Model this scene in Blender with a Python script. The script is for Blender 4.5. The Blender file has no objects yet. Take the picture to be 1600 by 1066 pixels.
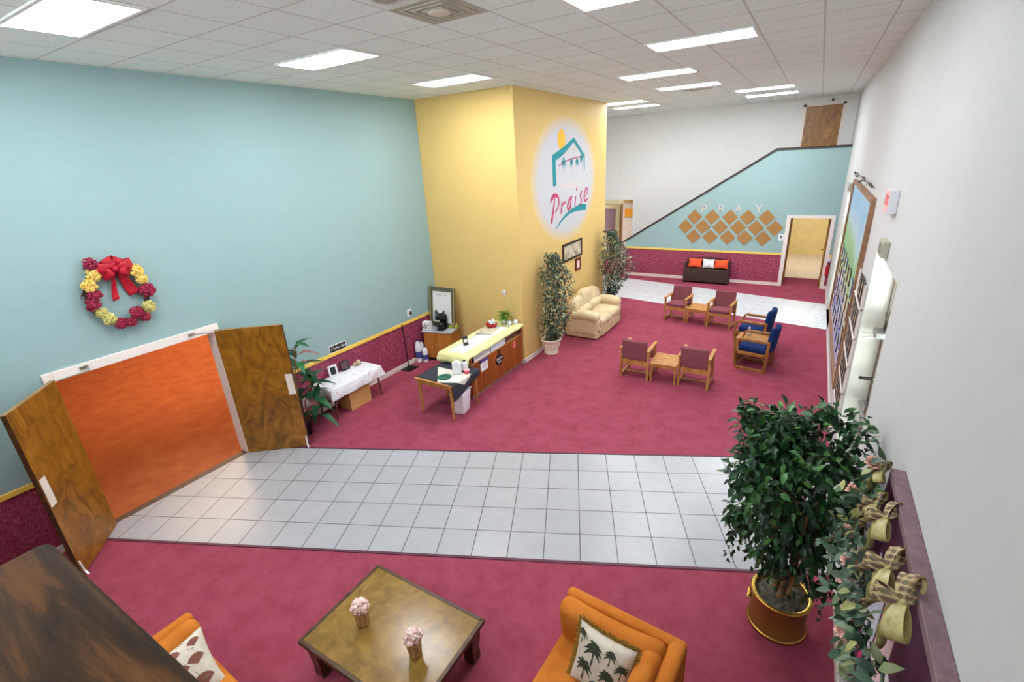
import bpy, math, random
from mathutils import Matrix, Vector, noise
PI = math.pi
C = bpy.context.scene.collection
SC = bpy.context.scene

# ------------------------------------------------------------------ camera
cam_data = bpy.data.cameras.new('camera')
cam_data.sensor_fit = 'HORIZONTAL'
cam_data.sensor_width = 36.0
cam_data.lens = 36.0 * 745.92 / 1600
cam_data.clip_start = 0.02
cam = bpy.data.objects.new('camera', cam_data)
C.objects.link(cam)
cam.matrix_world = Matrix(((0.856367, -0.14103, 0.496735, 7.0326),
                           (0.513741, 0.3296, -0.792107, -4.3228),
                           (-0.052013, 0.933528, 0.354712, 4.0765),
                           (0, 0, 0, 1)))
SC.camera = cam
# ------------------------------------------------------------------ light and exposure
world = bpy.data.worlds.new('world')
SC.world = world
world.use_nodes = True
world.node_tree.nodes['Background'].inputs['Color'].default_value = (1.0, 1.0, 1.0, 1)
world.node_tree.nodes['Background'].inputs['Strength'].default_value = 4.5
# daylight outside: the brighter half below the horizon is added to lift the ceiling
_nt = world.node_tree
_tc = _nt.nodes.new('ShaderNodeTexCoord'); _sp = _nt.nodes.new('ShaderNodeSeparateXYZ'); _rp = _nt.nodes.new('ShaderNodeValToRGB')
_nt.links.new(_tc.outputs['Generated'], _sp.inputs[0]); _nt.links.new(_sp.outputs['Z'], _rp.inputs['Fac'])
_rp.color_ramp.elements[0].position = 0.0; _rp.color_ramp.elements[0].color = (3.2, 3.2, 3.1, 1)
_rp.color_ramp.elements[1].position = 0.05; _rp.color_ramp.elements[1].color = (0.9, 0.95, 1.0, 1)
_nt.links.new(_rp.outputs['Color'], _nt.nodes['Background'].inputs['Color'])
LAMP = 37.0                 # strength of the ceiling fixtures' diffusers
WARM = 5.6                 # strength of the lamps in the rooms beyond the doors
SC.view_settings.view_transform = 'Standard'
SC.view_settings.look = 'None'
SC.view_settings.gamma = 1.0
SC.view_settings.use_curve_mapping = False
SC.view_settings.exposure = 0.0
try:
    SC.cycles.max_bounces = 8
    SC.cycles.diffuse_bounces = 5
    SC.cycles.transparent_max_bounces = 12
    SC.cycles.sample_clamp_indirect = 6.0
    SC.cycles.use_denoising = True
except Exception:
    pass

# ------------------------------------------------------------------ materials
def lin(c):
    o = []
    for v in c:
        v /= 255.0
        o.append(v / 12.92 if v <= 0.04045 else ((v + 0.055) / 1.055) ** 2.4)
    return (o[0], o[1], o[2], 1.0)

def newmat(name):
    m = bpy.data.materials.new(name)
    m.use_nodes = True
    nt = m.node_tree
    return m, nt, nt.nodes['Principled BSDF']

def coords(nt, scale=(1, 1, 1), loc=(0, 0, 0), rot=(0, 0, 0)):
    tc = nt.nodes.new('ShaderNodeTexCoord')
    mp = nt.nodes.new('ShaderNodeMapping')
    mp.inputs['Scale'].default_value = scale
    mp.inputs['Location'].default_value = loc
    mp.inputs['Rotation'].default_value = rot
    nt.links.new(tc.outputs['Object'], mp.inputs['Vector'])
    return mp.outputs['Vector']

def noise_node(nt, vec, scale, detail=4, rough=0.55, dist=0.0):
    n = nt.nodes.new('ShaderNodeTexNoise')
    n.inputs['Scale'].default_value = scale
    n.inputs['Detail'].default_value = detail
    n.inputs['Roughness'].default_value = rough
    n.inputs['Distortion'].default_value = dist
    nt.links.new(vec, n.inputs['Vector'])
    return n.outputs['Fac']

def ramp(nt, fac, stops):
    r = nt.nodes.new('ShaderNodeValToRGB')
    e = r.color_ramp.elements
    while len(e) < len(stops):
        e.new(0.5)
    for el, (p, c) in zip(e, stops):
        el.position = p
        el.color = c
    nt.links.new(fac, r.inputs['Fac'])
    return r.outputs['Color']

def bump(nt, bs, fac, strength, dist=0.01):
    b = nt.nodes.new('ShaderNodeBump')
    b.inputs['Strength'].default_value = strength
    b.inputs['Distance'].default_value = dist
    nt.links.new(fac, b.inputs['Height'])
    nt.links.new(b.outputs['Normal'], bs.inputs['Normal'])

def plain(name, col, rough=0.6, metal=0.0, spec=0.4, var=0.06, scale=6.0, bmp=0.0, bscale=120, sheen=0.0):
    m, nt, bs = newmat(name)
    c = lin(col)
    v = coords(nt)
    f = noise_node(nt, v, scale, 3)
    lo = tuple(x * (1 - var) for x in c[:3]) + (1,)
    hi = tuple(min(1, x * (1 + var)) for x in c[:3]) + (1,)
    nt.links.new(ramp(nt, f, [(0.3, lo), (0.7, hi)]), bs.inputs['Base Color'])
    bs.inputs['Roughness'].default_value = rough
    bs.inputs['Metallic'].default_value = metal
    bs.inputs['Specular IOR Level'].default_value = spec
    if sheen:
        bs.inputs['Sheen Weight'].default_value = sheen
    if bmp:
        bump(nt, bs, noise_node(nt, v, bscale, 2), bmp)
    return m

def mottled(name, stops, scale, detail=6, rough=0.6, rr=0.6, dist=0.0, stretch=(1, 1, 1), bmp=0.0, spec=0.3, bscale=None):
    m, nt, bs = newmat(name)
    v = coords(nt, stretch)
    f = noise_node(nt, v, scale, detail, rr, dist)
    nt.links.new(ramp(nt, f, [(p, lin(c)) for p, c in stops]), bs.inputs['Base Color'])
    bs.inputs['Roughness'].default_value = rough
    bs.inputs['Specular IOR Level'].default_value = spec
    if bmp:
        bump(nt, bs, noise_node(nt, coords(nt), bscale or 150, 2), bmp)
    return m

def tiles(name, base, var, joint, w, h, mortar, loc=(0, 0, 0), rough=0.3, speck=None, bmp=0.4, spec=0.5, offset=0.0):
    m, nt, bs = newmat(name)
    v = coords(nt, loc=loc)
    b = nt.nodes.new('ShaderNodeTexBrick')
    b.offset = offset
    b.squash = 1.0
    b.inputs['Scale'].default_value = 1.0
    b.inputs['Brick Width'].default_value = w
    b.inputs['Row Height'].default_value = h
    b.inputs['Mortar Size'].default_value = mortar
    b.inputs['Mortar Smooth'].default_value = 0.1
    b.inputs['Bias'].default_value = 0.0
    b.inputs['Color1'].default_value = lin(base)
    b.inputs['Color2'].default_value = lin(var)
    b.inputs['Mortar'].default_value = lin(joint)
    nt.links.new(v, b.inputs['Vector'])
    out = b.outputs['Color']
    if speck:
        f = noise_node(nt, v, speck[0], 4, 0.7)
        mx = nt.nodes.new('ShaderNodeMix')
        mx.data_type = 'RGBA'
        mx.blend_type = 'MULTIPLY'
        mx.inputs['Factor'].default_value = 1.0
        nt.links.new(out, mx.inputs['A'])
        nt.links.new(ramp(nt, f, [(0.3, lin(speck[1])), (0.6, (1, 1, 1, 1))]), mx.inputs['B'])
        out = mx.outputs['Result']
    nt.links.new(out, bs.inputs['Base Color'])
    bs.inputs['Roughness'].default_value = rough
    bs.inputs['Specular IOR Level'].default_value = spec
    inv = nt.nodes.new('ShaderNodeMath')
    inv.operation = 'SUBTRACT'
    inv.inputs[0].default_value = 1.0
    nt.links.new(b.outputs['Fac'], inv.inputs[1])
    if bmp:
        bump(nt, bs, inv.outputs[0], bmp, 0.004)
    return m

def wood(name, stops, axis='x', scale=1.0, rough=0.4, spec=0.4, ring=8.0, dist=6.0):
    m, nt, bs = newmat(name)
    st = {'x': (0.12, 1, 1), 'y': (1, 0.12, 1), 'z': (1, 1, 0.12)}[axis]
    v = coords(nt, tuple(s * scale for s in st))
    f = noise_node(nt, v, ring, 5, 0.6, dist * 0.12)
    nt.links.new(ramp(nt, f, [(p, lin(c)) for p, c in stops]), bs.inputs['Base Color'])
    bs.inputs['Roughness'].default_value = rough
    bs.inputs['Specular IOR Level'].default_value = spec
    bump(nt, bs, noise_node(nt, v, ring * 6, 3), 0.06)
    return m

def glow(name, col, strength):
    m, nt, bs = newmat(name)
    bs.inputs['Base Color'].default_value = lin(col)
    bs.inputs['Emission Color'].default_value = lin(col)
    bs.inputs['Emission Strength'].default_value = strength
    return m

def glassy(name, tint=(230, 240, 240), gloss=0.12):
    m, nt, bs = newmat(name)
    out = nt.nodes['Material Output']
    tr = nt.nodes.new('ShaderNodeBsdfTransparent')
    tr.inputs['Color'].default_value = lin(tint)
    gl = nt.nodes.new('ShaderNodeBsdfGlossy')
    gl.inputs['Roughness'].default_value = 0.04
    mx = nt.nodes.new('ShaderNodeMixShader')
    lw = nt.nodes.new('ShaderNodeLayerWeight')
    lw.inputs['Blend'].default_value = gloss
    nt.links.new(lw.outputs['Facing'], mx.inputs['Fac'])
    nt.links.new(tr.outputs[0], mx.inputs[1])
    nt.links.new(gl.outputs[0], mx.inputs[2])
    nt.links.new(mx.outputs[0], out.inputs['Surface'])
    return m

M = {}
M['carpet'] = mottled('burgundy_carpet', [(0.28, (138, 58, 76)), (0.5, (153, 70, 89)), (0.72, (164, 81, 100))], 3.6, 10, 0.95, 0.74, bmp=0.5, spec=0.05, bscale=260)
M['rust'] = mottled('rust_carpet', [(0.3, (166, 88, 54)), (0.7, (186, 108, 66))], 3.5, 6, 0.95, 0.6, bmp=0.3, spec=0.05, bscale=200)
M['tile'] = tiles('white_floor_tile', (169, 170, 174), (164, 165, 169), (92, 90, 92), 0.4, 0.4, 0.006, rough=0.28, speck=(5, (246, 246, 248)), spec=0.45)
M['tile_far'] = tiles('far_white_floor_tile', (216, 219, 222), (211, 214, 218), (186, 188, 191), 0.4, 0.4, 0.005, rough=0.25, speck=(9, (232, 232, 236)), spec=0.45)
M['beige_tile'] = tiles('beige_tile', (226, 212, 196), (222, 208, 192), (196, 182, 166), 0.3, 0.3, 0.004, rough=0.35)
M['ceil'] = tiles('acoustic_ceiling_tile', (236, 245, 242), (232, 241, 238), (204, 208, 204), 0.62, 0.6, 0.011, loc=(-7.5, 0.81, 0), rough=0.95, speck=(70, (236, 236, 232)), bmp=0.15, spec=0.1)
M['teal'] = plain('aqua_wall_paint', (146, 173, 174), 0.62, var=0.015, spec=0.25, bmp=0.06, bscale=90)
M['yellow'] = plain('yellow_wall_paint', (216, 184, 116), 0.6, var=0.02, spec=0.25, bmp=0.06, bscale=90)
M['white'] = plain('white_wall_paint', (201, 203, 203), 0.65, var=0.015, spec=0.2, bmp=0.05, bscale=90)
M['white_back'] = plain('white_wall_paint_lit', (226, 227, 226), 0.65, var=0.015, spec=0.2)  # the white wall paint, lightened to stand in for stronger light on wall_back
M['trim'] = plain('white_trim_paint', (232, 222, 216), 0.45, var=0.02)
M['rail'] = plain('yellow_rail_paint', (240, 200, 90), 0.45, var=0.03)
M['wains'] = mottled('sponged_burgundy_paint', [(0.34, (112, 36, 58)), (0.48, (146, 54, 82)), (0.58, (170, 84, 108)), (0.7, (200, 132, 152))], 24, 8, 0.55, 0.75, dist=1.2, spec=0.3)
M['darktrim'] = plain('dark_wood_cap', (48, 36, 34), 0.4)
M['edge'] = plain('carpet_edge_strip', (86, 40, 62), 0.5)
M['doorwood'] = mottled('mottled_door_veneer', [(0.28, (88, 52, 8)), (0.5, (140, 90, 18)), (0.72, (170, 116, 34))], 4.5, 6, 0.32, 0.6, dist=2.0, stretch=(1, 1, 0.55), spec=0.5)
M['plate'] = plain('ivory_plate', (226, 218, 206), 0.4)
M['steel'] = plain('brushed_steel', (170, 168, 165), 0.35, 0.9)
M['bronze'] = plain('bronze_door_frame', (120, 108, 98), 0.4, 0.3)
M['glass'] = glassy('clear_glass')
M['glass_tint'] = glassy('tinted_glass', (150, 148, 142))
M['lamp'] = glow('lit_diffuser', (250, 252, 255), LAMP)
M['warmlamp'] = glow('warm_lit_diffuser', (255, 224, 184), WARM)
M['fixframe'] = plain('white_fixture_frame', (230, 230, 228), 0.5)
M['oak'] = wood('golden_oak', [(0.3, (150, 98, 44)), (0.55, (186, 132, 70)), (0.75, (204, 154, 90))], 'z', 1.0, 0.4, ring=14)
M['oak_dark'] = wood('medium_oak', [(0.3, (128, 80, 36)), (0.55, (160, 106, 54)), (0.75, (180, 126, 70))], 'z', 1.0, 0.4, ring=14)
M['mauve'] = mottled('mauve_upholstery', [(0.3, (124, 66, 76)), (0.7, (142, 84, 94))], 60, 3, 0.85, spec=0.1, bmp=0.15, bscale=300)
M['blue'] = mottled('royal_blue_upholstery', [(0.3, (14, 36, 84)), (0.7, (22, 50, 106))], 50, 3, 0.8, spec=0.15, bmp=0.15, bscale=300)
M['cream'] = mottled('cream_leather', [(0.3, (206, 184, 142)), (0.7, (224, 206, 168))], 5, 4, 0.42, spec=0.45, bmp=0.12, bscale=40)
M['orange'] = mottled('orange_microsuede', [(0.3, (184, 104, 34)), (0.55, (198, 118, 44)), (0.8, (212, 134, 58))], 5, 6, 0.85, spec=0.12, bmp=0.12, bscale=260)
M['brown_bench'] = plain('dark_brown_wood', (58, 40, 36), 0.5)
M['orange_pillow'] = plain('bright_orange_fabric', (232, 84, 44), 0.85)
M['white_cloth'] = mottled('white_cotton', [(0.3, (222, 222, 228)), (0.7, (236, 236, 240))], 8, 4, 0.85)
M['soil'] = mottled('grey_moss', [(0.3, (52, 48, 42)), (0.6, (104, 98, 86)), (0.8, (140, 132, 116))], 26, 6, 0.95, bmp=0.6, bscale=60)
M['copper'] = plain('copper_planter', (136, 90, 42), 0.38, 0.4, var=0.12, scale=5)
M['brass'] = plain('polished_brass', (214, 172, 84), 0.22, 0.95)
M['bark'] = wood('pale_bark', [(0.3, (104, 78, 50)), (0.7, (166, 130, 92))], 'z', 1.5, 0.8, ring=20)
def leafmat(name, stops):
    m, nt, bs = newmat(name)
    g = nt.nodes.new('ShaderNodeNewGeometry')
    nt.links.new(ramp(nt, g.outputs['Random Per Island'], [(p, lin(c)) for p, c in stops]), bs.inputs['Base Color'])
    bs.inputs['Roughness'].default_value = 0.42
    bs.inputs['Specular IOR Level'].default_value = 0.4
    bs.inputs['Transmission Weight'].default_value = 0.0
    return m
M['leaf'] = leafmat('dark_ficus_leaf', [(0.0, (12, 38, 18)), (0.5, (24, 64, 30)), (0.85, (42, 94, 42)), (1.0, (80, 124, 52))])
M['leaf_var'] = leafmat('variegated_leaf', [(0.0, (16, 32, 22)), (0.45, (38, 66, 50)), (0.68, (74, 100, 86)), (0.82, (120, 138, 116)), (0.92, (178, 182, 130)), (1.0, (206, 204, 168))])
M['leaf_croton'] = leafmat('broad_leaf', [(0.0, (14, 50, 30)), (0.5, (28, 82, 48)), (0.84, (50, 112, 66)), (0.9, (150, 84, 80)), (1.0, (190, 128, 116))])
M['leaf_bright'] = leafmat('bright_green_leaf', [(0.0, (40, 100, 20)), (0.6, (80, 150, 40)), (1.0, (170, 190, 60))])
M['leaf_rose'] = leafmat('garland_leaf', [(0.0, (34, 56, 42)), (0.5, (62, 90, 68)), (0.8, (92, 116, 88)), (1.0, (164, 164, 100))])
M['urn'] = mottled('cream_stone_urn', [(0.3, (214, 194, 168)), (0.7, (236, 222, 202))], 12, 5, 0.75, bmp=0.2, bscale=50)
M['black'] = plain('black_plastic', (22, 22, 24), 0.4)
M['black_metal'] = plain('black_metal', (26, 24, 24), 0.45, 0.3)
M['charcoal'] = mottled('charcoal_cloth', [(0.3, (44, 46, 56)), (0.7, (56, 58, 68))], 40, 3, 0.9)
M['cork'] = mottled('cork_tile', [(0.3, (140, 100, 56)), (0.55, (164, 122, 72)), (0.8, (184, 144, 92))], 60, 5, 0.9, bmp=0.3, bscale=140)
M['white_plastic'] = plain('white_plastic', (228, 228, 234), 0.4)
M['paper'] = plain('white_paper', (234, 232, 230), 0.8, var=0.03)
M['cardboard'] = plain('cardboard', (206, 158, 98), 0.85, var=0.06)
M['red'] = plain('red_enamel', (178, 20, 30), 0.35)
M['green'] = plain('dark_green_glaze', (28, 98, 84), 0.35)
M['grey_lam'] = mottled('grey_laminate', [(0.3, (164, 166, 176)), (0.7, (188, 190, 198))], 40, 4, 0.4)
M['cab_wood'] = wood('cabinet_veneer', [(0.3, (160, 96, 30)), (0.6, (186, 122, 50)), (0.8, (198, 136, 64))], 'z', 1.0, 0.45, ring=9)
M['counter_wood'] = wood('counter_veneer', [(0.25, (120, 58, 12)), (0.55, (152, 80, 22)), (0.8, (172, 98, 34))], 'z', 0.8, 0.4, ring=9)
M['yellow_cloth'] = mottled('pale_yellow_cloth', [(0.3, (222, 218, 146)), (0.7, (236, 232, 170))], 10, 4, 0.85)
M['olive'] = plain('olive_frame', (92, 92, 72), 0.4)
M['gold'] = plain('gold_frame', (206, 180, 110), 0.35, 0.6)
M['dark_frame'] = plain('dark_picture_frame', (44, 30, 20), 0.4)
M['red_frame'] = plain('reddish_picture_frame', (120, 50, 34), 0.4)
M['maroon_bloom'] = mottled('maroon_petals', [(0.3, (110, 18, 46)), (0.6, (166, 44, 74)), (0.8, (214, 116, 132))], 40, 4, 0.8)
M['yellow_bloom'] = mottled('yellow_petals', [(0.3, (206, 160, 66)), (0.55, (240, 208, 110)), (0.8, (250, 234, 176))], 40, 4, 0.8)
M['cream_bloom'] = mottled('cream_green_petals', [(0.3, (150, 146, 66)), (0.55, (214, 204, 128)), (0.8, (240, 234, 190))], 40, 4, 0.8)
M['vine'] = plain('twig_vine', (64, 44, 36), 0.9)
M['ribbon_red'] = plain('red_ribbon', (176, 10, 38), 0.5, var=0.12, scale=30)
M['tabletop'] = mottled('aged_walnut_top', [(0.25, (96, 72, 28)), (0.5, (138, 106, 48)), (0.75, (164, 130, 66))], 5.2, 8, 0.2, 0.7, dist=0.6, spec=0.4)
M['tablewood'] = wood('dark_table_wood', [(0.3, (52, 32, 18)), (0.7, (90, 60, 30))], 'x', 1.2, 0.35, ring=10)
M['capwood'] = wood('worn_dark_rail_wood', [(0.3, (26, 16, 10)), (0.48, (58, 36, 16)), (0.6, (92, 58, 24)), (0.75, (112, 74, 34))], 'x', 1.5, 0.6, 0.2, ring=22, dist=4)
M['purple'] = mottled('plum_fabric', [(0.3, (88, 46, 72)), (0.7, (106, 62, 88))], 30, 4, 0.85, bmp=0.2, bscale=220)
M['plum_top'] = mottled('dusty_plum_board_edge', [(0.3, (112, 88, 94)), (0.7, (134, 108, 114))], 18, 5, 0.7)
M['mulch'] = M['soil']
M['petal_pink'] = mottled('pink_white_petals', [(0.3, (226, 138, 148)), (0.5, (242, 214, 206)), (0.75, (248, 240, 228))], 60, 4, 0.75)
M['rose_pink'] = mottled('pink_rose', [(0.3, (226, 160, 144)), (0.7, (244, 206, 190))], 40, 3, 0.7)
M['vase'] = plain('amber_vase', (176, 128, 92), 0.15, spec=0.6, var=0.25, scale=30)
M['gold_ribbon'] = plain('gold_ribbon', (176, 166, 108), 0.38, var=0.25, scale=26)

# ------------------------------------------------------------------ mesh building
class MB:
    """Collects polygons; build() links them as one mesh object."""
    def __init__(s):
        s.v = []; s.f = []; s.mi = []; s.sm = []; s.cur = 0; s.xf = Matrix()
    def add(s, verts, faces, smooth=False):
        o = len(s.v)
        s.v += [s.xf @ Vector(q) for q in verts]
        for f in faces:
            s.f.append([o + i for i in f]); s.mi.append(s.cur); s.sm.append(smooth)
        return s
    def box(s, x0, y0, z0, x1, y1, z1):
        v = [(x, y, z) for z in (z0, z1) for y in (y0, y1) for x in (x0, x1)]
        return s.add(v, [(0, 2, 3, 1), (4, 5, 7, 6), (0, 1, 5, 4), (2, 6, 7, 3), (0, 4, 6, 2), (1, 3, 7, 5)])
    def cbox(s, c, d, rot=None):
        m = Matrix.Translation(c) @ (rot.to_4x4() if rot is not None else Matrix())
        old = s.xf; s.xf = old @ m
        s.box(-d[0] / 2, -d[1] / 2, -d[2] / 2, d[0] / 2, d[1] / 2, d[2] / 2)
        s.xf = old
        return s
    def bar(s, a, b, w, h=None):
        """square bar from a to b"""
        a = Vector(a); b = Vector(b); d = b - a
        q = d.to_track_quat('Z', 'Y')
        return s.cbox((a + b) / 2, (w, h or w, d.length), q.to_matrix())
    def tube(s, pts, r, n=8, caps=True):
        pts = [Vector(q) for q in pts]
        rs = r if isinstance(r, (list, tuple)) else [r] * len(pts)
        vs = []; fs = []
        t0 = (pts[1] - pts[0]).normalized()
        ref = Vector((0, 0, 1)) if abs(t0.z) < 0.9 else Vector((1, 0, 0))
        u = t0.cross(ref).normalized()
        for i, q in enumerate(pts):
            t = (pts[min(i + 1, len(pts) - 1)] - pts[max(i - 1, 0)]).normalized()
            u = (u - t * u.dot(t)).normalized()
            w = t.cross(u)
            for k in range(n):
                a = 2 * PI * k / n
                vs.append(q + (u * math.cos(a) + w * math.sin(a)) * rs[i])
        for i in range(len(pts) - 1):
            for k in range(n):
                a = i * n + k; b = i * n + (k + 1) % n
                fs.append((a, b, b + n, a + n))
        s.add(vs, fs, True)
        if caps:
            m = len(pts) - 1
            s.add(vs[:n], [tuple(reversed(range(n)))]); s.add(vs[m * n:], [tuple(range(n))])
        return s
    def lathe(s, prof, c=(0, 0, 0), n=32, smooth=True):
        vs = []; fs = []
        for r, z in prof:
            for k in range(n):
                a = 2 * PI * k / n
                vs.append((c[0] + r * math.cos(a), c[1] + r * math.sin(a), c[2] + z))
        for i in range(len(prof) - 1):
            for k in range(n):
                a = i * n + k; b = i * n + (k + 1) % n
                fs.append((a, b, b + n, a + n))
        return s.add(vs, fs, smooth)
    def prism(s, poly, a, b, axis='z'):
        """poly: 2D outline (counter-clockwise), extruded from a to b along an axis"""
        n = len(poly)
        put = {'z': lambda q, h: (q[0], q[1], h), 'x': lambda q, h: (h, q[0], q[1]), 'y': lambda q, h: (q[0], h, q[1])}[axis]
        v = [put(q, a) for q in poly] + [put(q, b) for q in poly]
        f = [tuple(reversed(range(n))), tuple(range(n, 2 * n))] + [(i, (i + 1) % n, n + (i + 1) % n, n + i) for i in range(n)]
        if axis == 'y':
            f = [tuple(reversed(q)) for q in f]
        return s.add(v, f)
    def sheet(s, fn, nu, nv, smooth=True, closed=False):
        vs = [fn(i / nu, j / nv) for j in range(nv + 1) for i in range(nu + 1)]
        fs = [(j * (nu + 1) + i, j * (nu + 1) + i + 1, (j + 1) * (nu + 1) + i + 1, (j + 1) * (nu + 1) + i) for j in range(nv) for i in range(nu)]
        return s.add(vs, fs, smooth)
    def ball(s, c, r, nu=10, nv=6, smooth=True):
        rx, ry, rz = r if isinstance(r, (tuple, list)) else (r, r, r)
        vs = [(c[0], c[1], c[2] - rz)]
        for j in range(1, nv):
            t = -PI / 2 + PI * j / nv
            for k in range(nu):
                a = 2 * PI * k / nu
                vs.append((c[0] + rx * math.cos(t) * math.cos(a), c[1] + ry * math.cos(t) * math.sin(a), c[2] + rz * math.sin(t)))
        vs.append((c[0], c[1], c[2] + rz))
        top = len(vs) - 1; fs = []
        for k in range(nu):
            fs.append((0, 1 + (k + 1) % nu, 1 + k))
            fs.append((top, top - nu + k, top - nu + (k + 1) % nu))
        for j in range(nv - 2):
            for k in range(nu):
                a = 1 + j * nu + k; b = 1 + j * nu + (k + 1) % nu
                fs.append((a, b, b + nu, a + nu))
        return s.add(vs, fs, smooth)
    def rbox(s, c, d, r, rot=None, warp=None, m=3, mid=5):
        """box with rounded edges; warp bends it before it is placed"""
        h = [q / 2 for q in d]
        r = min(r, *[q * 0.999 for q in h])
        def ax(hh):
            e = [-hh + r * (1 - math.cos(PI / 2 * k / m)) for k in range(m + 1)]
            md = [-(hh - r) + 2 * (hh - r) * k / (mid + 1) for k in range(1, mid + 1)]
            return e + md + [-q for q in reversed(e)]
        A = [ax(q) for q in h]
        m4 = Matrix.Translation(c) @ (rot.to_4x4() if rot is not None else Matrix())
        idx = {}; vs = []; fs = []
        def V(i, j, k):
            key = (i, j, k)
            if key in idx: return idx[key]
            q = Vector((A[0][i], A[1][j], A[2][k]))
            inn = Vector([max(-h[t] + r, min(h[t] - r, q[t])) for t in range(3)])
            dd = q - inn
            if dd.length > 1e-9:
                q = inn + dd.normalized() * r
            if warp: q = Vector(warp(q))
            idx[key] = len(vs); vs.append(m4 @ q)
            return idx[key]
        N = [len(q) - 1 for q in A]
        for i in range(N[0]):
            for j in range(N[1]):
                fs.append((V(i, j, 0), V(i, j + 1, 0), V(i + 1, j + 1, 0), V(i + 1, j, 0)))
                fs.append((V(i, j, N[2]), V(i + 1, j, N[2]), V(i + 1, j + 1, N[2]), V(i, j + 1, N[2])))
        for i in range(N[0]):
            for k in range(N[2]):
                fs.append((V(i, 0, k), V(i + 1, 0, k), V(i + 1, 0, k + 1), V(i, 0, k + 1)))
                fs.append((V(i, N[1], k), V(i, N[1], k + 1), V(i + 1, N[1], k + 1), V(i + 1, N[1], k)))
        for j in range(N[1]):
            for k in range(N[2]):
                fs.append((V(0, j, k), V(0, j, k + 1), V(0, j + 1, k + 1), V(0, j + 1, k)))
                fs.append((V(N[0], j, k), V(N[0], j + 1, k), V(N[0], j + 1, k + 1), V(N[0], j, k + 1)))
        return s.add(vs, fs, True)
    def leaf(s, p, d, nrm, L, W, fold=0.25, droop=0.2):
        p = Vector(p); d = Vector(d).normalized(); nrm = Vector(nrm)
        sd = d.cross(nrm)
        if sd.length < 1e-4: sd = d.cross(Vector((0.3, 0.9, 0.1)))
        sd.normalize(); nn = sd.cross(d).normalized()
        a = p + d * L * 0.38; b = p + d * L * 0.7 - nn * L * droop * 0.4; t = p + d * L - nn * L * droop
        up = nn * W * fold
        vs = [p, a + sd * W * 0.5 + up, a, a - sd * W * 0.5 + up, b + sd * W * 0.36 + up * 0.6, b, b - sd * W * 0.36 + up * 0.6, t]
        return s.add(vs, [(0, 2, 1), (0, 3, 2), (1, 2, 5, 4), (2, 3, 6, 5), (4, 5, 7), (5, 6, 7)], True)
    def build(s, name, mats, parent=None, loc=None, rotz=None, bevel=0, seg=2, solid=0):
        me = bpy.data.meshes.new(name)
        me.from_pydata([tuple(q) for q in s.v], [], s.f)
        if not isinstance(mats, (list, tuple)): mats = [mats]
        for m in mats: me.materials.append(M[m] if isinstance(m, str) else m)
        me.polygons.foreach_set('material_index', s.mi)
        me.polygons.foreach_set('use_smooth', s.sm)
        me.update()
        o = bpy.data.objects.new(name, me)
        C.objects.link(o)
        if parent is not None: o.parent = parent
        if loc is not None: o.location = loc
        if rotz is not None: o.rotation_euler = (0, 0, rotz)
        if solid:
            q = o.modifiers.new('thickness', 'SOLIDIFY'); q.thickness = solid; q.offset = 0
        if bevel:
            q = o.modifiers.new('soft_edges', 'BEVEL'); q.width = bevel; q.segments = seg
            q.limit_method = 'ANGLE'; q.angle_limit = 0.6
        return o

def tag(o, label, cat, group=None, kind=None):
    o['label'] = label; o['category'] = cat
    if group: o['group'] = group
    if kind: o['kind'] = kind
    return o

def thing(name, label, cat, loc=(0, 0, 0), rotz=0.0, group=None):
    o = bpy.data.objects.new(name, None)
    C.objects.link(o)
    o.location = loc; o.rotation_euler = (0, 0, rotz); o.empty_display_size = 0.1
    return tag(o, label, cat, group)

def struct(o, label=None):
    o['kind'] = 'structure'
    if label: o['label'] = label
    return o

KIDS = {}
def copy_tree(o, parent=None):
    c = o.copy(); C.objects.link(c)
    if parent is not None: c.parent = parent
    for ch in list(o.children): copy_tree(ch, c)
    return c

def rz(a): return Matrix.Rotation(a, 3, 'Z')
def rx(a): return Matrix.Rotation(a, 3, 'X')
def ry(a): return Matrix.Rotation(a, 3, 'Y')

def lettering(body, size, mat, name, parent=None, depth=0.003, frame=None, loc=(0, 0, 0), align='CENTER', shear=0.0):
    """flat letters standing on a surface; frame = 3x3 matrix whose columns are right, up, out"""
    cu = bpy.data.curves.new(name, 'FONT')
    cu.body = body; cu.size = size; cu.extrude = depth; cu.align_x = align; cu.align_y = 'CENTER'; cu.shear = shear
    tmp = bpy.data.objects.new(name + '_curve', cu)
    C.objects.link(tmp)
    bpy.context.view_layer.update()
    me = bpy.data.meshes.new_from_object(tmp.evaluated_get(bpy.context.evaluated_depsgraph_get()))
    bpy.data.objects.remove(tmp, do_unlink=True)
    me.transform(Matrix.Translation(loc) @ (frame.to_4x4() if frame is not None else Matrix()))
    me.materials.clear(); me.materials.append(M[mat] if isinstance(mat, str) else mat)
    o = bpy.data.objects.new(name, me); C.objects.link(o)
    if parent is not None: o.parent = parent
    return o

def cols(a, b, c): return Matrix((a, b, c)).transposed()
ON_X = cols((0, 1, 0), (0, 0, 1), (1, 0, 0))     # a wall looking towards +X: right is +Y
ON_NX = cols((0, -1, 0), (0, 0, 1), (-1, 0, 0))  # a wall looking towards -X
ON_NY = cols((1, 0, 0), (0, 0, 1), (0, -1, 0))   # a wall looking towards -Y

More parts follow.
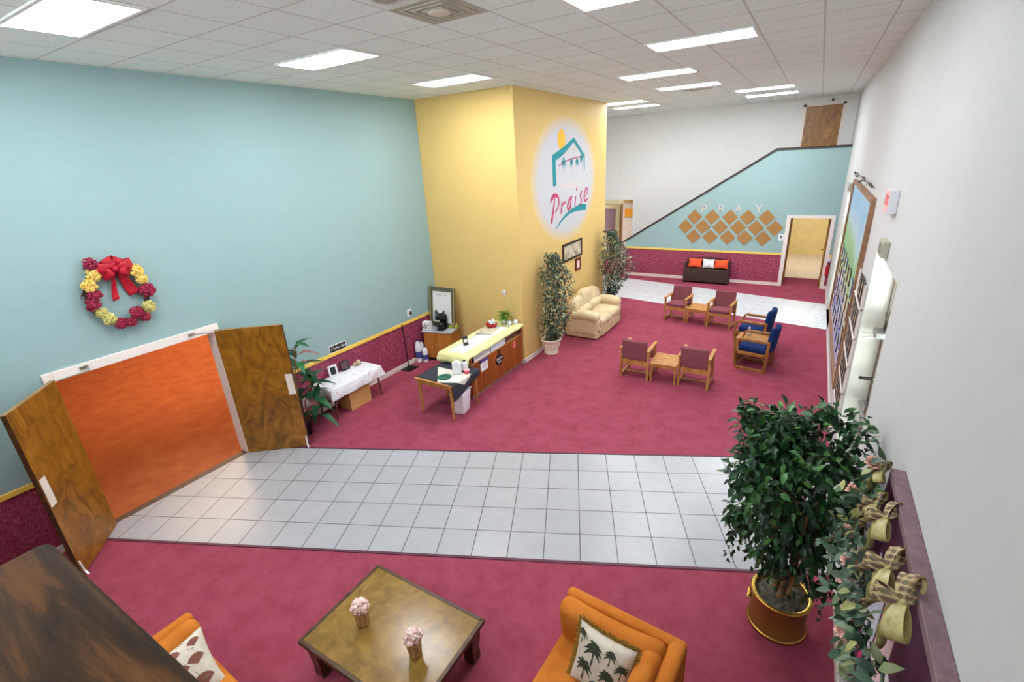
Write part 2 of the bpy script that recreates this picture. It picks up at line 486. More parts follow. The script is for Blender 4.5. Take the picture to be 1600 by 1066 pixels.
def stroke(mb, pts, ws, x, t=0.004, axis='x', smooth=4):
    """painted stroke of varying width, in the plane axis = const"""
    P = [Vector(q) for q in pts]
    if smooth and len(P) > 2:
        Q = []; Wn = []
        for i in range(len(P) - 1):
            p0 = P[max(i - 1, 0)]; p1 = P[i]; p2 = P[i + 1]; p3 = P[min(i + 2, len(P) - 1)]
            for k in range(smooth):
                u = k / smooth
                Q.append(0.5 * ((2 * p1) + (-p0 + p2) * u + (2 * p0 - 5 * p1 + 4 * p2 - p3) * u * u + (-p0 + 3 * p1 - 3 * p2 + p3) * u ** 3))
                Wn.append(ws[i] * (1 - u) + ws[i + 1] * u)
        Q.append(P[-1]); Wn.append(ws[-1]); P = Q; ws = Wn
    L = []; R = []
    for i, q in enumerate(P):
        d = (P[min(i + 1, len(P) - 1)] - P[max(i - 1, 0)]).normalized()
        n = Vector((-d.y, d.x))
        L.append(q + n * ws[i] / 2); R.append(q - n * ws[i] / 2)
    put = (lambda q, h: (h, q[0], q[1])) if axis == 'x' else (lambda q, h: (q[0], h, q[1])) if axis == 'y' else (lambda q, h: (q[0], q[1], h))
    for i in range(len(P) - 1):
        quad = [R[i], R[i + 1], L[i + 1], L[i]]
        mb.add([put(q, x) for q in quad] + [put(q, x + t) for q in quad], [(3, 2, 1, 0), (4, 5, 6, 7), (0, 1, 5, 4), (2, 3, 7, 6), (1, 2, 6, 5), (3, 0, 4, 7)])
    return mb

RND = random.Random(7)
def rdir():
    z = RND.uniform(-1, 1); a = RND.uniform(0, 2 * PI); q = math.sqrt(1 - z * z)
    return Vector((q * math.cos(a), q * math.sin(a), z))

# ------------------------------------------------------------------ the room shell
CE = 5.29          # ceiling height
XR = 7.75          # right wall
YP = 12.2          # stair wall
YW = 13.25         # white wall behind the stairs
struct(MB().box(-0.02, -8, -0.12, 8.3, 13.5, 0).build('floor', 'carpet'))
# the tiled path lies at an angle to the walls: its own axes follow the joints
A1 = math.radians(24.4187)
pth = MB().prism([(-3.182, -1.996), (5.331, -1.996), (6.235, 0.0), (-2.276, 0.0)], -0.02, 0.006).build('floor_path', 'tile', loc=(2.072, 0, 0), rotz=A1)
struct(pth, 'white square tile path crossing the burgundy carpet')
for i, (y, xa, xb) in enumerate(((-2.012, -3.17, 5.33), (0.016, -2.29, 6.24))):
    struct(MB().box(xa, y - 0.016, -0.01, xb, y + 0.016, 0.009).build('trim_%d' % (i + 1), 'edge', loc=(2.072, 0, 0), rotz=A1))
A2 = -math.atan(0.194)
def far_local(x, y):
    dx, dy = x - 2.42, y - 9.33
    return (dx * math.cos(A2) + dy * math.sin(A2), -dx * math.sin(A2) + dy * math.cos(A2))
struct(MB().prism([far_local(0.01, 9.33 + 2.41 * 0.19), far_local(XR, 9.33 - 5.33 * 0.19), far_local(XR, 11.74 - 6.23 * 0.199), far_local(0.01, 11.74 + 1.51 * 0.199)], -0.02, 0.006).build('floor_band', 'tile_far', loc=(2.42, 9.33, 0), rotz=A2))
struct(MB().box(-0.15, -8, CE, 8.25, 13.6, CE + 0.12).build('ceiling', 'ceil'))

# left wall with its doorway (aqua above the rail, sponged burgundy below)
RZ = 0.95
DL0, DL1, DH = -2.88, -1.08, 2.03
w = MB()
for a, b, lo, hi, mi in ((-8, DL0, 0, RZ, 1), (-8, DL0, RZ, CE, 0), (DL0, DL1, DH, CE, 0), (DL1, 4.0, 0, RZ, 1), (DL1, 4.0, RZ, CE, 0)):
    w.cur = mi; w.box(-0.15, a, lo, 0, b, hi)
struct(w.build('wall_left', ['teal', 'wains']))
rl = MB(); bb = MB()
for a, b in ((-8, DL0 - 0.07), (DL1 + 0.07, 3.74)):
    rl.box(0, a, RZ - 0.03, 0.022, b, RZ + 0.035); bb.box(0, a, 0, 0.016, b, 0.1)
struct(rl.build('trim_3', 'rail', bevel=0.005)); struct(bb.build('baseboard_left', 'trim', bevel=0.004))
# door frame
fr = MB()
fr.box(-0.17, DL0 - 0.07, 0, 0.028, DL0 + 0.02, DH + 0.09); fr.box(-0.17, DL1 - 0.02, 0, 0.028, DL1 + 0.07, DH + 0.09); fr.box(-0.17, DL0 + 0.02, DH - 0.02, 0.028, DL1 - 0.02, DH + 0.09)
struct(fr.build('trim_4', 'trim', bevel=0.004), 'white frame around the open double doorway in the aqua wall')

struct(MB().box(-0.1, DL0 + 0.02, -0.02, 0.012, DL1 - 0.02, 0.01).build('trim_8', plain('dark_threshold', (92, 66, 52), 0.5)), 'dark threshold strip of the open double doorway')
# yellow block that carries the painted sign
w = MB().box(0, 3.74, 0, 2.272, 8.38, CE)
struct(w.build('wall_column', 'yellow', bevel=0.01))
struct(MB().box(0.0, 3.722, 0, 2.29, 3.74, 0.1).box(2.272, 3.722, 0, 2.29, 8.4, 0.1).build('baseboard_column', 'trim', bevel=0.004))
struct(MB().box(-0.15, 8.38, 0, 0, 13.4, CE).build('wall_left_far', 'white'))

# right wall with two recessed exits
w = MB()
E1, E2, EH = (0.70, 2.50), (8.15, 10.05), 2.93
for a, b, lo, hi in ((-8, E1[0], 0, CE), (E1[0], E1[1], EH, CE), (E1[1], E2[0], 0, CE), (E2[0], E2[1], EH, CE), (E2[1], 13.4, 0, CE)):
    w.box(XR, a, lo, XR + 0.32, b, hi)
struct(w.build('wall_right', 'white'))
struct(MB().box(XR, E1[0], -0.1, XR + 3.0, E1[1], 0.0).box(XR, E2[0], -0.1, XR + 3.0, E2[1], 0.0).build('floor_porch', plain('pale_paving', (200, 196, 188), 0.8)))
b = MB()
for a, c in ((-8, E1[0]), (E1[1], E2[0]), (E2[1], YP)):
    b.box(XR - 0.014, a, 0, XR, c, 0.1)
struct(b.build('baseboard_right', 'trim', bevel=0.004))
w = MB()
w.box(-0.15, -8.12, 0, 8.1, -8, 2.9); w.box(-0.15, -8.12, 5.0, 8.1, -8, CE); w.box(-0.15, -8.12, 2.9, 0.5, -8, 5.0); w.box(7.25, -8.12, 2.9, 8.1, -8, 5.0)
struct(w.build('wall_front', 'white'))
f = MB()                                   # unseen wide windows, added behind the camera to let in fill light
for k in range(6): f.box(0.5 + 1.35 * k - 0.03, -8.1, 2.9, 0.5 + 1.35 * k + 0.03, -8.02, 5.0)
f.box(0.5, -8.1, 2.9, 7.25, -8.02, 2.96); f.box(0.5, -8.1, 4.94, 7.25, -8.02, 5.0)
wd = struct(f.build('fill_window_1', 'trim'))
MB().box(0.5, -8.07, 2.96, 7.25, -8.06, 4.94).build('fill_window_pane', 'glass', wd)
# balcony the photograph is taken from
struct(MB().box(-0.02, -8, 2.45, XR, -4.75, 2.6).build('floor_balcony', 'carpet'))

# exits: bronze frame, two glazed leaves and a transom in each recess
def exit_door(n, y0, y1):
    X = XR + 0.22
    f = MB()
    ym = (y0 + y1) / 2
    f.box(X, y0, 0, X + 0.06, y0 + 0.06, EH); f.box(X, y1 - 0.06, 0, X + 0.06, y1, EH)
    f.box(X, y0, EH - 0.06, X + 0.06, y1, EH); f.box(X, y0, 2.1, X + 0.06, y1, 2.17)
    d = struct(f.build('door_%d' % n, 'bronze', bevel=0.004))
    MB().box(X + 0.025, y0 + 0.06, 2.17, X + 0.035, y1 - 0.06, EH - 0.06).build('transom_glass', 'glass', d)
    for a, c in ((y0 + 0.065, ym - 0.004), (ym + 0.004, y1 - 0.065)):
        l = MB()
        l.box(X + 0.005, a, 0.01, X + 0.05, a + 0.08, 2.09); l.box(X + 0.005, c - 0.08, 0.01, X + 0.05, c, 2.09)
        l.box(X + 0.005, a, 0.01, X + 0.05, c, 0.24); l.box(X + 0.005, a, 1.99, X + 0.05, c, 2.09); l.box(X + 0.005, a, 0.95, X + 0.05, c, 1.1)
        lf = l.build('door_leaf', 'bronze', d, bevel=0.004)
        MB().box(X + 0.022, a + 0.08, 0.24, X + 0.03, c - 0.08, 1.99).build('pane', 'glass', lf)
        MB().box(X - 0.09, a + 0.06, 1.0, X - 0.055, c - 0.06, 1.05).box(X - 0.06, a + 0.06, 0.985, X + 0.006, a + 0.12, 1.065).box(X - 0.06, c - 0.12, 0.985, X + 0.006, c - 0.06, 1.065).build('push_bar', 'steel', lf, bevel=0.006)
    for hy in (y1 - 0.3, y0 + 0.08):
        MB().box(X - 0.1, hy, 1.93, X - 0.005, hy + 0.22, 2.0).build('door_closer', 'steel', d, bevel=0.01)
        MB().bar((X - 0.2, hy + 0.18, 1.93), (X + 0.0, hy + 0.2, 1.93), 0.014, 0.012).bar((X - 0.2, hy + 0.1, 1.9), (X + 0.0, hy + 0.12, 1.9), 0.014, 0.012).build('closer_arm', 'steel', d)
        MB().bar((X - 0.14, hy + 0.16, 1.36), (X + 0.0, hy + 0.16, 1.36), 0.03, 0.03).build('door_stop', 'black_metal', d)
    j = MB()
    j.box(XR + 0.002, y1 - 0.012, 0, X, y1 - 0.0005, EH); j.box(XR + 0.002, y0 + 0.0005, 0, X, y0 + 0.012, EH); j.box(XR + 0.002, y0 + 0.012, EH - 0.012, X, y1 - 0.012, EH - 0.0005)
    struct(j.build('trim_%d' % (8 + n), M['jamb']))
M['jamb'] = plain('cream_jamb_paint', (214, 208, 196), 0.5)
exit_door(1, *E1)
exit_door(2, *E2)

# stair wall: aqua with a sloping dark cap, doorway at its right end
PD0, PD1, PDH = 6.56, 7.60, 2.06
WZ = 0.98
w = MB()
w.cur = 1; w.box(1.62, YP, 0, PD0, YP + 0.14, WZ); w.box(PD1, YP, 0, XR, YP + 0.14, WZ)
w.cur = 0
w.prism([(1.62, WZ), (PD0, WZ), (PD0, 3.93), (5.98, 3.93), (1.62, 1.19)], YP, YP + 0.14, 'y')
w.box(PD0, YP, PDH, PD1, YP + 0.14, 3.93); w.box(PD1, YP, WZ, XR, YP + 0.14, 3.93)
struct(w.build('wall_stair', ['teal', 'wains']))
sl = (3.93 - 1.19) / (5.98 - 1.62)
c = MB().prism([(1.52, 1.19 - 0.1 * sl), (5.98, 3.93), (XR, 3.93), (XR, 3.99), (5.965, 3.99), (1.52, 1.25 - 0.1 * sl)], YP - 0.03, YP + 0.17, 'y')
struct(c.build('trim_5', 'darktrim', bevel=0.005), 'dark wooden cap along the sloping stair wall')
struct(MB().box(1.62, YP - 0.022, WZ - 0.03, PD0 - 0.09, YP, WZ + 0.03).box(PD1 + 0.08, YP - 0.022, WZ - 0.03, XR, YP, WZ + 0.03).build('trim_6', 'rail', bevel=0.004))
struct(MB().box(1.62, YP - 0.016, 0, PD0 - 0.08, YP, 0.1).box(PD1 + 0.08, YP - 0.016, 0, XR, YP, 0.1).build('baseboard_stair', 'trim', bevel=0.004))
struct(MB().box(PD0 - 0.09, YP - 0.025, 0, PD0 + 0.015, YP + 0.16, PDH + 0.07).box(PD1 - 0.015, YP - 0.025, 0, PD1 + 0.08, YP + 0.16, PDH + 0.07).box(PD0 + 0.015, YP - 0.025, PDH - 0.015, PD1 - 0.015, YP + 0.16, PDH + 0.07).build('trim_7', 'trim', bevel=0.004))
struct(MB().box(5.98, YP + 0.14, 2.8, XR, YW, 2.98).build('floor_landing', 'carpet'))
# stairs between the two walls
st = MB(); n = 16
for i in range(n):
    x0 = 1.75 + i * (5.98 - 1.75) / n; z = 2.98 * (i + 1) / (n + 1)
    st.box(x0, YP + 0.14, max(0, z - 0.3), x0 + (5.98 - 1.75) / n + 0.01, YW, z)
struct(st.build('floor_stairs', 'carpet'))
# white wall behind the stairs
LP0, LP1, LPH = 0.18, 1.5, 2.5
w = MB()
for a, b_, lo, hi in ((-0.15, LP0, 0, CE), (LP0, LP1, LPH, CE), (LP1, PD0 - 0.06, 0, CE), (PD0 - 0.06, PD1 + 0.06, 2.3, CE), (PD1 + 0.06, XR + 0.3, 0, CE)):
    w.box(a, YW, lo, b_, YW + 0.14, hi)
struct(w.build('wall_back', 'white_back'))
# upstairs door
d = struct(MB().box(6.52, YW - 0.03, 2.99, 7.41, YW, 5.06).build('door_3', 'doorwood', bevel=0.004), 'brown door at the head of the stairs')
MB().box(6.45, YW - 0.02, 2.98, 6.52, YW, 5.12).box(7.41, YW - 0.02, 2.98, 7.48, YW, 5.12).box(6.45, YW - 0.02, 5.06, 7.48, YW, 5.12).build('door_frame', 'trim', d)
MB().ball((6.6, YW - 0.07, 3.98), 0.032).tube([(6.6, YW - 0.07, 3.98), (6.6, YW - 0.02, 3.98)], 0.012).build('door_knob', 'brass', d)

# room beyond the far doorway: beige tiles, yellow walls
struct(MB().box(5.0, 13.45, -0.12, 9.6, 17.6, 0.004).build('floor_tiled_room', 'beige_tile'))
y = MB()
y.box(4.9, 17.6, 0, 9.7, 17.7, 2.7); y.box(4.9, 13.39, 0, 5.0, 17.6, 2.7); y.box(9.6, 13.39, 0, 9.7, 17.6, 2.7)
y.box(4.9, 13.39, 0, PD0 - 0.06, 13.45, 2.7); y.box(PD1 + 0.06, 13.39, 0, 9.7, 13.45, 2.7)
struct(y.build('wall_tiled_room', plain('pale_yellow_room_paint', (238, 220, 160), 0.6)))
struct(MB().box(4.9, 13.39, 2.7, 9.7, 17.7, 2.75).build('ceiling_tiled_room', 'white'))
sideb = MB().box(PD0 - 0.12, YP + 0.16, 0, PD0 - 0.06, YW, 2.8).box(PD1 + 0.06, YP + 0.16, 0, XR, YW, 2.8)
struct(sideb.build('wall_passage', 'trim'))
d = struct(MB().box(PD1 - 0.05, YP + 0.2, 0.01, PD1 - 0.008, YP + 1.05, 2.03).build('door_4', 'doorwood', bevel=0.003), 'brown door standing open in the far passage')
MB().ball((PD1 - 0.09, YP + 0.95, 1.0), 0.03).tube([(PD1 - 0.09, YP + 0.95, 1.0), (PD1 - 0.04, YP + 0.95, 1.0)], 0.011).build('door_knob', 'brass', d)
d = struct(MB().box(PD0 - 0.03, YP + 0.6, 0.01, PD0 + 0.05, YW + 0.1, 2.03).build('door_5', 'doorwood', bevel=0.003))
# room beyond the left passage of the back wall
struct(MB().box(-1.5, 13.39, -0.12, 3.2, 17.0, 0.003).build('floor_left_room', 'carpet'))
y = MB()
y.box(-1.6, 17.0, 0, 3.3, 17.1, 2.9); y.box(-1.6, 13.39, 0, -1.5, 17, 2.9); y.box(3.2, 13.39, 0, 3.3, 17, 2.9)
struct(y.build('wall_left_room', plain('sage_room_paint', (190, 188, 160), 0.65)))
struct(MB().box(-1.6, 13.39, 2.9, 3.3, 17.1, 2.95).build('ceiling_left_room', 'white'))

# hall beyond the double doors: rust carpet under warm lamps
struct(MB().box(-9.2, -7.5, -0.12, -0.02, 5.2, -0.002).build('floor_hall', 'rust'))
y = MB()
y.box(-9.3, -7.5, 0, -9.2, 5.2, 3.2); y.box(-9.3, -7.6, 0, -0.15, -7.5, 3.2); y.box(-9.3, 5.2, 0, -0.15, 5.3, 3.2)
struct(y.build('wall_hall', plain('cream_hall_paint', (220, 196, 160), 0.65)))
struct(MB().box(-9.3, -7.6, 3.2, -0.15, 5.3, 3.3).build('ceiling_hall', 'white'))

# ------------------------------------------------------------------ ceiling fixtures
def ceiling_light(x, y, label):
    t = thing('ceiling_light', label, 'ceiling light', (x, y, CE), 0, 'fluorescent troffers in the ceiling grid')
    f = MB(); a, b = 0.605, 0.285
    f.box(-a, -b, -0.016, a, -b + 0.03, 0.0); f.box(-a, b - 0.03, -0.016, a, b, 0.0)
    f.box(-a, -b + 0.03, -0.016, -a + 0.03, b - 0.03, 0.0); f.box(a - 0.03, -b + 0.03, -0.016, a, b - 0.03, 0.0)
    f.build('frame', 'fixframe', t)
    MB().box(-a + 0.03, -b + 0.03, -0.012, a - 0.03, b - 0.03, -0.004).build('diffuser', 'lamp', t)
    return t
def grid_y(k): return -0.51 + 0.6 * k
for x, y, l in ((1.92, grid_y(-3) - 0.03, 'lit ceiling panel nearest the camera above the wreath wall'),
                (1.92, grid_y(1), 'lit ceiling panel above the aqua wall, second along that wall'),
                (1.92, grid_y(5), 'lit ceiling panel closest to the left side of the yellow block'),
                (5.64, grid_y(1), 'large lit ceiling panel cut by the top edge of the picture'),
                (5.64, grid_y(5), 'lit ceiling panel above the white wall side, just behind the one cut by the frame'),
                (4.52, 4.72, 'lit ceiling panel above the front pair of mauve chairs'),
                (4.56, 6.90, 'lit ceiling panel above the far pair of mauve chairs, near the ceiling grille'),
                (5.76, 9.05, 'nearer of the two lit ceiling panels below the upstairs door'),
                (5.78, 10.68, 'farther of the two lit ceiling panels below the upstairs door'),
                (2.52, 8.78, 'nearer of the two lit ceiling panels just behind the yellow block'),
                (2.46, 10.2, 'farther of the two lit ceiling panels just behind the yellow block')):
    ceiling_light(x, y, l)
for x, y in ((1.92, -5.1), (5.64, -6.2)):  # unseen fixtures, added only for the light they give
    ceiling_light(x, y, 'added fill-light ceiling panel above the balcony, unseen behind the camera')

t = thing('ceiling_vent', 'square grey ceiling grille with a round centre, near the top edge', 'air vent', (4.1, -0.51, CE))
f = MB()
for k in range(4):
    h0, h1 = 0.3 - 0.065 * k, 0.275 - 0.065 * k
    z = -0.006 - 0.004 * k
    f.box(-h0, -h0, z, h0, -h1, 0); f.box(-h0, h1, z, h0, h0, 0); f.box(-h0, -h1, z, -h1, h1, 0); f.box(h1, -h1, z, h0, h1, 0)
f.box(-0.28, -0.28, -0.003, 0.28, 0.28, 0)
f.build('grille', plain('grey_grille', (172, 168, 156), 0.6), t)
MB().lathe([(0.0, -0.03), (0.08, -0.03), (0.1, -0.022), (0.1, -0.002)], n=24).build('diffuser_cone', plain('stained_grille', (206, 196, 180), 0.6), t)
t = thing('ceiling_speaker', 'small round grey ceiling speaker beside the square grille', 'speaker', (4.0, -1.04, CE))
MB().lathe([(0.0, -0.012), (0.09, -0.012), (0.1, -0.008)], n=24).build('grille', plain('speaker_grille', (176, 172, 160), 0.7), t)
MB().lathe([(0.1, -0.014), (0.13, -0.012), (0.135, -0.002)], n=24).build('rim', 'fixframe', t)
t = thing('ceiling_vent', 'long narrow ceiling grille near the far lit panels', 'air vent', (4.56, 7.7, CE))
f = MB().box(-0.3, -0.12, -0.008, 0.3, 0.12, 0)
for k in range(5): f.box(-0.27, -0.09 + 0.04 * k, -0.016, 0.27, -0.075 + 0.04 * k, -0.006)
f.build('grille', plain('far_grille', (178, 172, 162), 0.6), t)
t = thing('security_camera', 'small dark dome camera on the white wall beside the upstairs door', 'camera', (7.14, YW, 5.2))
MB().box(-0.04, -0.03, -0.03, 0.04, 0, 0.03).build('bracket', 'white_plastic', t, bevel=0.005)
MB().ball((0.0, -0.06, -0.01), 0.035).build('lens_dome', 'black', t)

# lamps in the rooms beyond
def warm_light(x, y, z, a, b, label, lamp='warmlamp'):
    t = thing('ceiling_light', label, 'ceiling light', (x, y, z))
    MB().box(-a - 0.03, -b - 0.03, -0.02, a + 0.03, b + 0.03, 0).build('frame', 'fixframe', t)
    MB().box(-a, -b, -0.035, a, b, -0.021).build('diffuser', lamp, t)
warm_light(-3.4, 0.2, 3.2, 1.2, 1.6, 'warm lamp panel in the hall beyond the double doors')
warm_light(-6.6, 2.2, 3.2, 1.2, 1.6, 'warm lamp panel deep in the hall beyond the double doors')
warm_light(7.2, 15.4, 2.7, 0.6, 0.8, 'warm lamp panel in the tiled room beyond the far doorway', glow('tiled_room_lamp', (250, 248, 246), 9.0))
warm_light(1.0, 15.0, 2.9, 0.5, 0.5, 'warm lamp panel in the room behind the yellow block', glow('left_room_lamp', (255, 244, 226), 9.0))

# ------------------------------------------------------------------ double doors
def leaf_door(n, hinge, ang, width, sign, label):
    t = MB()
    d = struct(MB().box(0.0, -0.022, 0.012, width, 0.022, 2.035).build('door_%d' % n, 'doorwood', loc=hinge, rotz=ang, bevel=0.003), label)
    MB().box(width - 0.115, sign * 0.022, 0.93, width - 0.015, sign * 0.026, 1.27).build('push_plate', 'plate', d, bevel=0.0015)
    MB().box(0.0, -0.023, 2.035, width, 0.023, 2.04).build('top_edge', plain('raw_door_edge', (150, 120, 84), 0.6), d)
    MB().bar((width - 0.02, sign * 0.028, 0.2), (width - 0.02, sign * 0.04, 0.06), 0.02, 0.014).bar((width - 0.02, sign * 0.04, 0.06), (width + 0.0, sign * 0.075, 0.015), 0.022, 0.014).build('kick_holder', 'white_plastic', d, bevel=0.003)
    MB().box(width - 0.001, -0.0225, 0.012, width + 0.004, 0.0225, 2.03).build('edge_band', 'tablewood', d)
    for z in (0.25, 1.05, 1.82):
        MB().tube([(-0.006, 0, z - 0.05), (-0.006, 0, z + 0.05)], 0.011).build('hinge', 'steel', d)
    return d
leaf_door(6, (0.035, DL0 + 0.0, 0), math.radians(-41), 0.86, 1, 'left leaf of the open double doors, mottled golden brown veneer')
leaf_door(7, (0.03, DL1 - 0.0, 0), math.radians(38.5), 0.92, -1, 'right leaf of the open double doors, mottled golden brown veneer')
t = thing('door_closer', 'steel closer arm under the left end of the white door header', 'door closer', (0.0, DL0 + 0.3, DH + 0.03))
MB().box(0.028, -0.04, -0.0, 0.05, 0.04, 0.03).build('body', 'bronze', t, bevel=0.004)
MB().bar((0.06, 0.02, 0.02), (0.28, -0.02, 0.035), 0.012, 0.008).bar((0.28, -0.02, 0.035), (0.29, -0.3, 0.03), 0.012, 0.008).build('arm', 'steel', t)
t = thing('door_closer', 'steel closer arm under the right end of the white door header', 'door closer', (0.0, DL1 - 0.3, DH + 0.03))
MB().box(0.028, -0.04, -0.0, 0.05, 0.04, 0.03).build('body', 'bronze', t, bevel=0.004)
MB().bar((0.06, -0.02, 0.02), (0.27, 0.1, 0.035), 0.012, 0.008).bar((0.27, 0.1, 0.035), (0.3, 0.36, 0.03), 0.012, 0.008).build('arm', 'steel', t)

# ------------------------------------------------------------------ wreath on the aqua wall
WC = Vector((0.0, -2.02, 2.82))
t = thing('flower_wreath', 'round wreath of maroon, yellow and cream flowers on the aqua wall', 'wreath', WC)
ring = MB(); pts = []
for k in range(37):
    a = 2 * PI * k / 36
    pts.append((0.04 + 0.01 * math.sin(5 * a), 0.3 * math.cos(a), 0.35 * math.sin(a)))
ring.tube(pts, 0.028, 8, caps=False)
for k in range(60):
    a = RND.uniform(0, 2 * PI); r = RND.uniform(0.9, 1.12)
    p = Vector((RND.uniform(0.02, 0.07), 0.3 * r * math.cos(a), 0.35 * r * math.sin(a)))
    ring.tube([p, p + Vector((0.0, -0.08 * math.sin(a), 0.08 * math.cos(a))) + rdir() * 0.03], 0.004, 4)
ring.build('twig_ring', 'vine', t)
def bloom(center, r, mat, name, parent, n=85, petal=0.19):
    m = MB(); r *= 0.87
    for k in range(n):
        d = rdir()
        if d.x < -0.35: d.x = -d.x
        q = Vector(center) + Vector((d.x * r * 0.75, d.y * r, d.z * r)) * RND.uniform(0.78, 1.02)
        pr = r * petal * RND.uniform(0.7, 1.15)
        m.ball(q, (pr * 0.8, pr, pr), 6, 4)
    m.ball(center, (r * 0.6, r * 0.75, r * 0.75), 8, 6)
    return m.build(name, mat, parent)
for col, y, z, r in (('maroon_bloom', -2.19, 3.21, .085), ('yellow_bloom', -2.2, 3.09, .085), ('yellow_bloom', -2.27, 2.98, .085), ('maroon_bloom', -2.25, 2.86, .08), ('maroon_bloom', -2.3, 2.76, .085),
                     ('cream_bloom', -2.25, 2.65, .075), ('cream_bloom', -2.2, 2.56, .085), ('maroon_bloom', -2.11, 2.47, .075), ('maroon_bloom', -2.0, 2.46, .07), ('maroon_bloom', -1.91, 2.55, .085), ('maroon_bloom', -1.84, 2.48, .07),
                     ('cream_bloom', -1.77, 2.59, .085), ('maroon_bloom', -1.73, 2.79, .1), ('yellow_bloom', -1.75, 2.94, .075), ('yellow_bloom', -1.78, 3.05, .085), ('maroon_bloom', -1.88, 3.14, .06)):
    bloom((0.07, y - WC.y, z - WC.z), r, col, 'flower_cluster', t)
bow = MB()
def loop(c, dy, dz, ln, wd, tw):
    def fn(u, v):
        a = 2 * PI * u
        e = ln * 0.5 * (1 - math.cos(a)); sw = 0.05 * math.sin(a)
        x = 0.075 + sw + 0.012 * math.sin(3 * a + tw)
        s = (v - 0.5) * wd * (0.35 + 0.65 * math.sin(a / 2))
        return (x, c[0] + dy * e - dz * s, c[1] + dz * e + dy * s)
    bow.sheet(fn, 20, 3)
for dy, dz, ln in ((-1, 0.25, 0.2), (1, 0.2, 0.2), (-0.9, -0.5, 0.16), (0.9, -0.45, 0.17), (-0.4, 0.8, 0.14), (0.5, 0.8, 0.14), (0.1, 1, 0.1)):
    q = math.hypot(dy, dz); loop((0.03, 0.3), dy / q, dz / q, ln, 0.12, dy * 3)
bow.ball((0.12, 0.03, 0.3), 0.035)
bow.build('bow', 'ribbon_red', t, solid=0.003)
tl = MB()
def tail(p0, p1, wd):
    p0 = Vector(p0); p1 = Vector(p1)
    def fn(u, v):
        q = p0.lerp(p1, u); s = (v - 0.5) * wd * (0.4 + 0.6 * u)
        return (0.06 + 0.02 * math.sin(6 * u) + 0.015 * (v - 0.5), q.x + s, q.y + 0.3 * s)
    tl.sheet(fn, 10, 3)
tail((0.0, 0.28), (-0.04, -0.07), 0.07); tail((0.05, 0.28), (0.17, -0.04), 0.13)
tl.build('ribbon_tail', 'ribbon_red', t, solid=0.003)

# ------------------------------------------------------------------ painted sign on the yellow block
t = thing('painted_sign', 'large white painted oval with a house, palms and the word Praise on the yellow block', 'painted sign', (2.272, 5.95, 3.58))
m, nt, bs = newmat('airbrushed_white_oval')
v = coords(nt, (1, 1 / 1.72, 1 / 1.34))
ln_ = nt.nodes.new('ShaderNodeVectorMath'); ln_.operation = 'LENGTH'
nt.links.new(v, ln_.inputs[0])
nt.links.new(ramp(nt, ln_.outputs['Value'], [(0.80, lin((192, 192, 197))), (0.99, lin((216, 184, 116)))]), bs.inputs['Base Color'])
bs.inputs['Roughness'].default_value = 0.6
ov = MB(); n = 64
ov.prism([(1.72 * math.cos(2 * PI * k / n), 1.34 * math.sin(2 * PI * k / n)) for k in range(n)], 0.0, 0.002, 'x')
ov.build('oval_ground', m, t)
M['teal_paint'] = plain('teal_sign_paint', (0, 132, 142), 0.6)
M['magenta_paint'] = plain('raspberry_sign_paint', (182, 46, 98), 0.6)
M['sun_paint'] = plain('golden_sign_paint', (240, 176, 40), 0.6)
M['grey_paint'] = plain('pale_grey_paint', (190, 184, 184), 0.6)
def loc2(l): return [(a - 5.95, b - 3.58) for a, b in l]
stroke(MB(), loc2([(5.33, 3.50), (5.31, 4.10)]), [.16, .16], .002, smooth=0).build('house_outline', 'teal_paint', t)
hs = MB()
stroke(hs, loc2([(5.24, 4.05), (5.69, 4.17), (6.36, 4.43)]), [.14, .15, .08], .0026)
stroke(hs, loc2([(6.32, 4.43), (6.92, 4.06), (6.93, 3.76)]), [.09, .08, .035], .0031, smooth=0)
hs.build('house_outline', 'teal_paint', t)
sn = MB(); sn.prism([(0.19 * math.cos(2 * PI * k / 32) - 0.25, 0.215 * math.sin(2 * PI * k / 32) + 0.84) for k in range(32)], .0012, .0032, 'x')
sn.build('sun', 'sun_paint', t)
pk = MB(); stroke(pk, loc2([(5.53, 3.9), (6.08, 4.01), (6.78, 4.07)]), [.02, .025, .02], .002, .002); pk.build('eave_line', 'magenta_paint', t)
tr = MB(); cr = MB()
for y, z, zb, r in ((5.8, 3.95, 3.61, .14), (6.2, 3.95, 3.66, .1), (6.51, 3.95, 3.7, .09), (6.76, 4.02, 3.75, .1)):
    stroke(tr, loc2([(y, zb), (y, z)]), [.014, .012], .002, .002, smooth=0)
    for k in range(7):
        a = PI * 2 * k / 7 + 0.3
        stroke(cr, loc2([(y, z), (y + r * 0.6 * math.cos(a), z + r * 0.6 * math.sin(a) + 0.02), (y + r * math.cos(a), z + r * math.sin(a) - 0.03)]), [.03, .035, .005], .0025, .002, smooth=3)
stroke(tr, loc2([(5.57, 3.9), (5.56, 3.57)]), [.012, .012], .002, .002, smooth=0)
tr.build('palm_trunk', 'grey_paint', t); cr.build('palm_fronds', 'teal_paint', t)
cs = MB(); stroke(cs, loc2([(6.36, 4.28), (6.35, 4.14)]), [.014, .014], .002, .002, smooth=0); stroke(cs, loc2([(6.29, 4.235), (6.43, 4.24)]), [.014, .014], .002, .002, smooth=0)
cs.build('cross', plain('tan_paint', (216, 180, 120), 0.6), t)
LT = {}; LN = 'PPrraaiise'; LI = 0
lettering('PALM COAST', 0.17, plain('faint_letter_paint', (222, 206, 190), 0.6), 'lettering', t, 0.001, ON_X, (0.003, 0.26, -0.11))
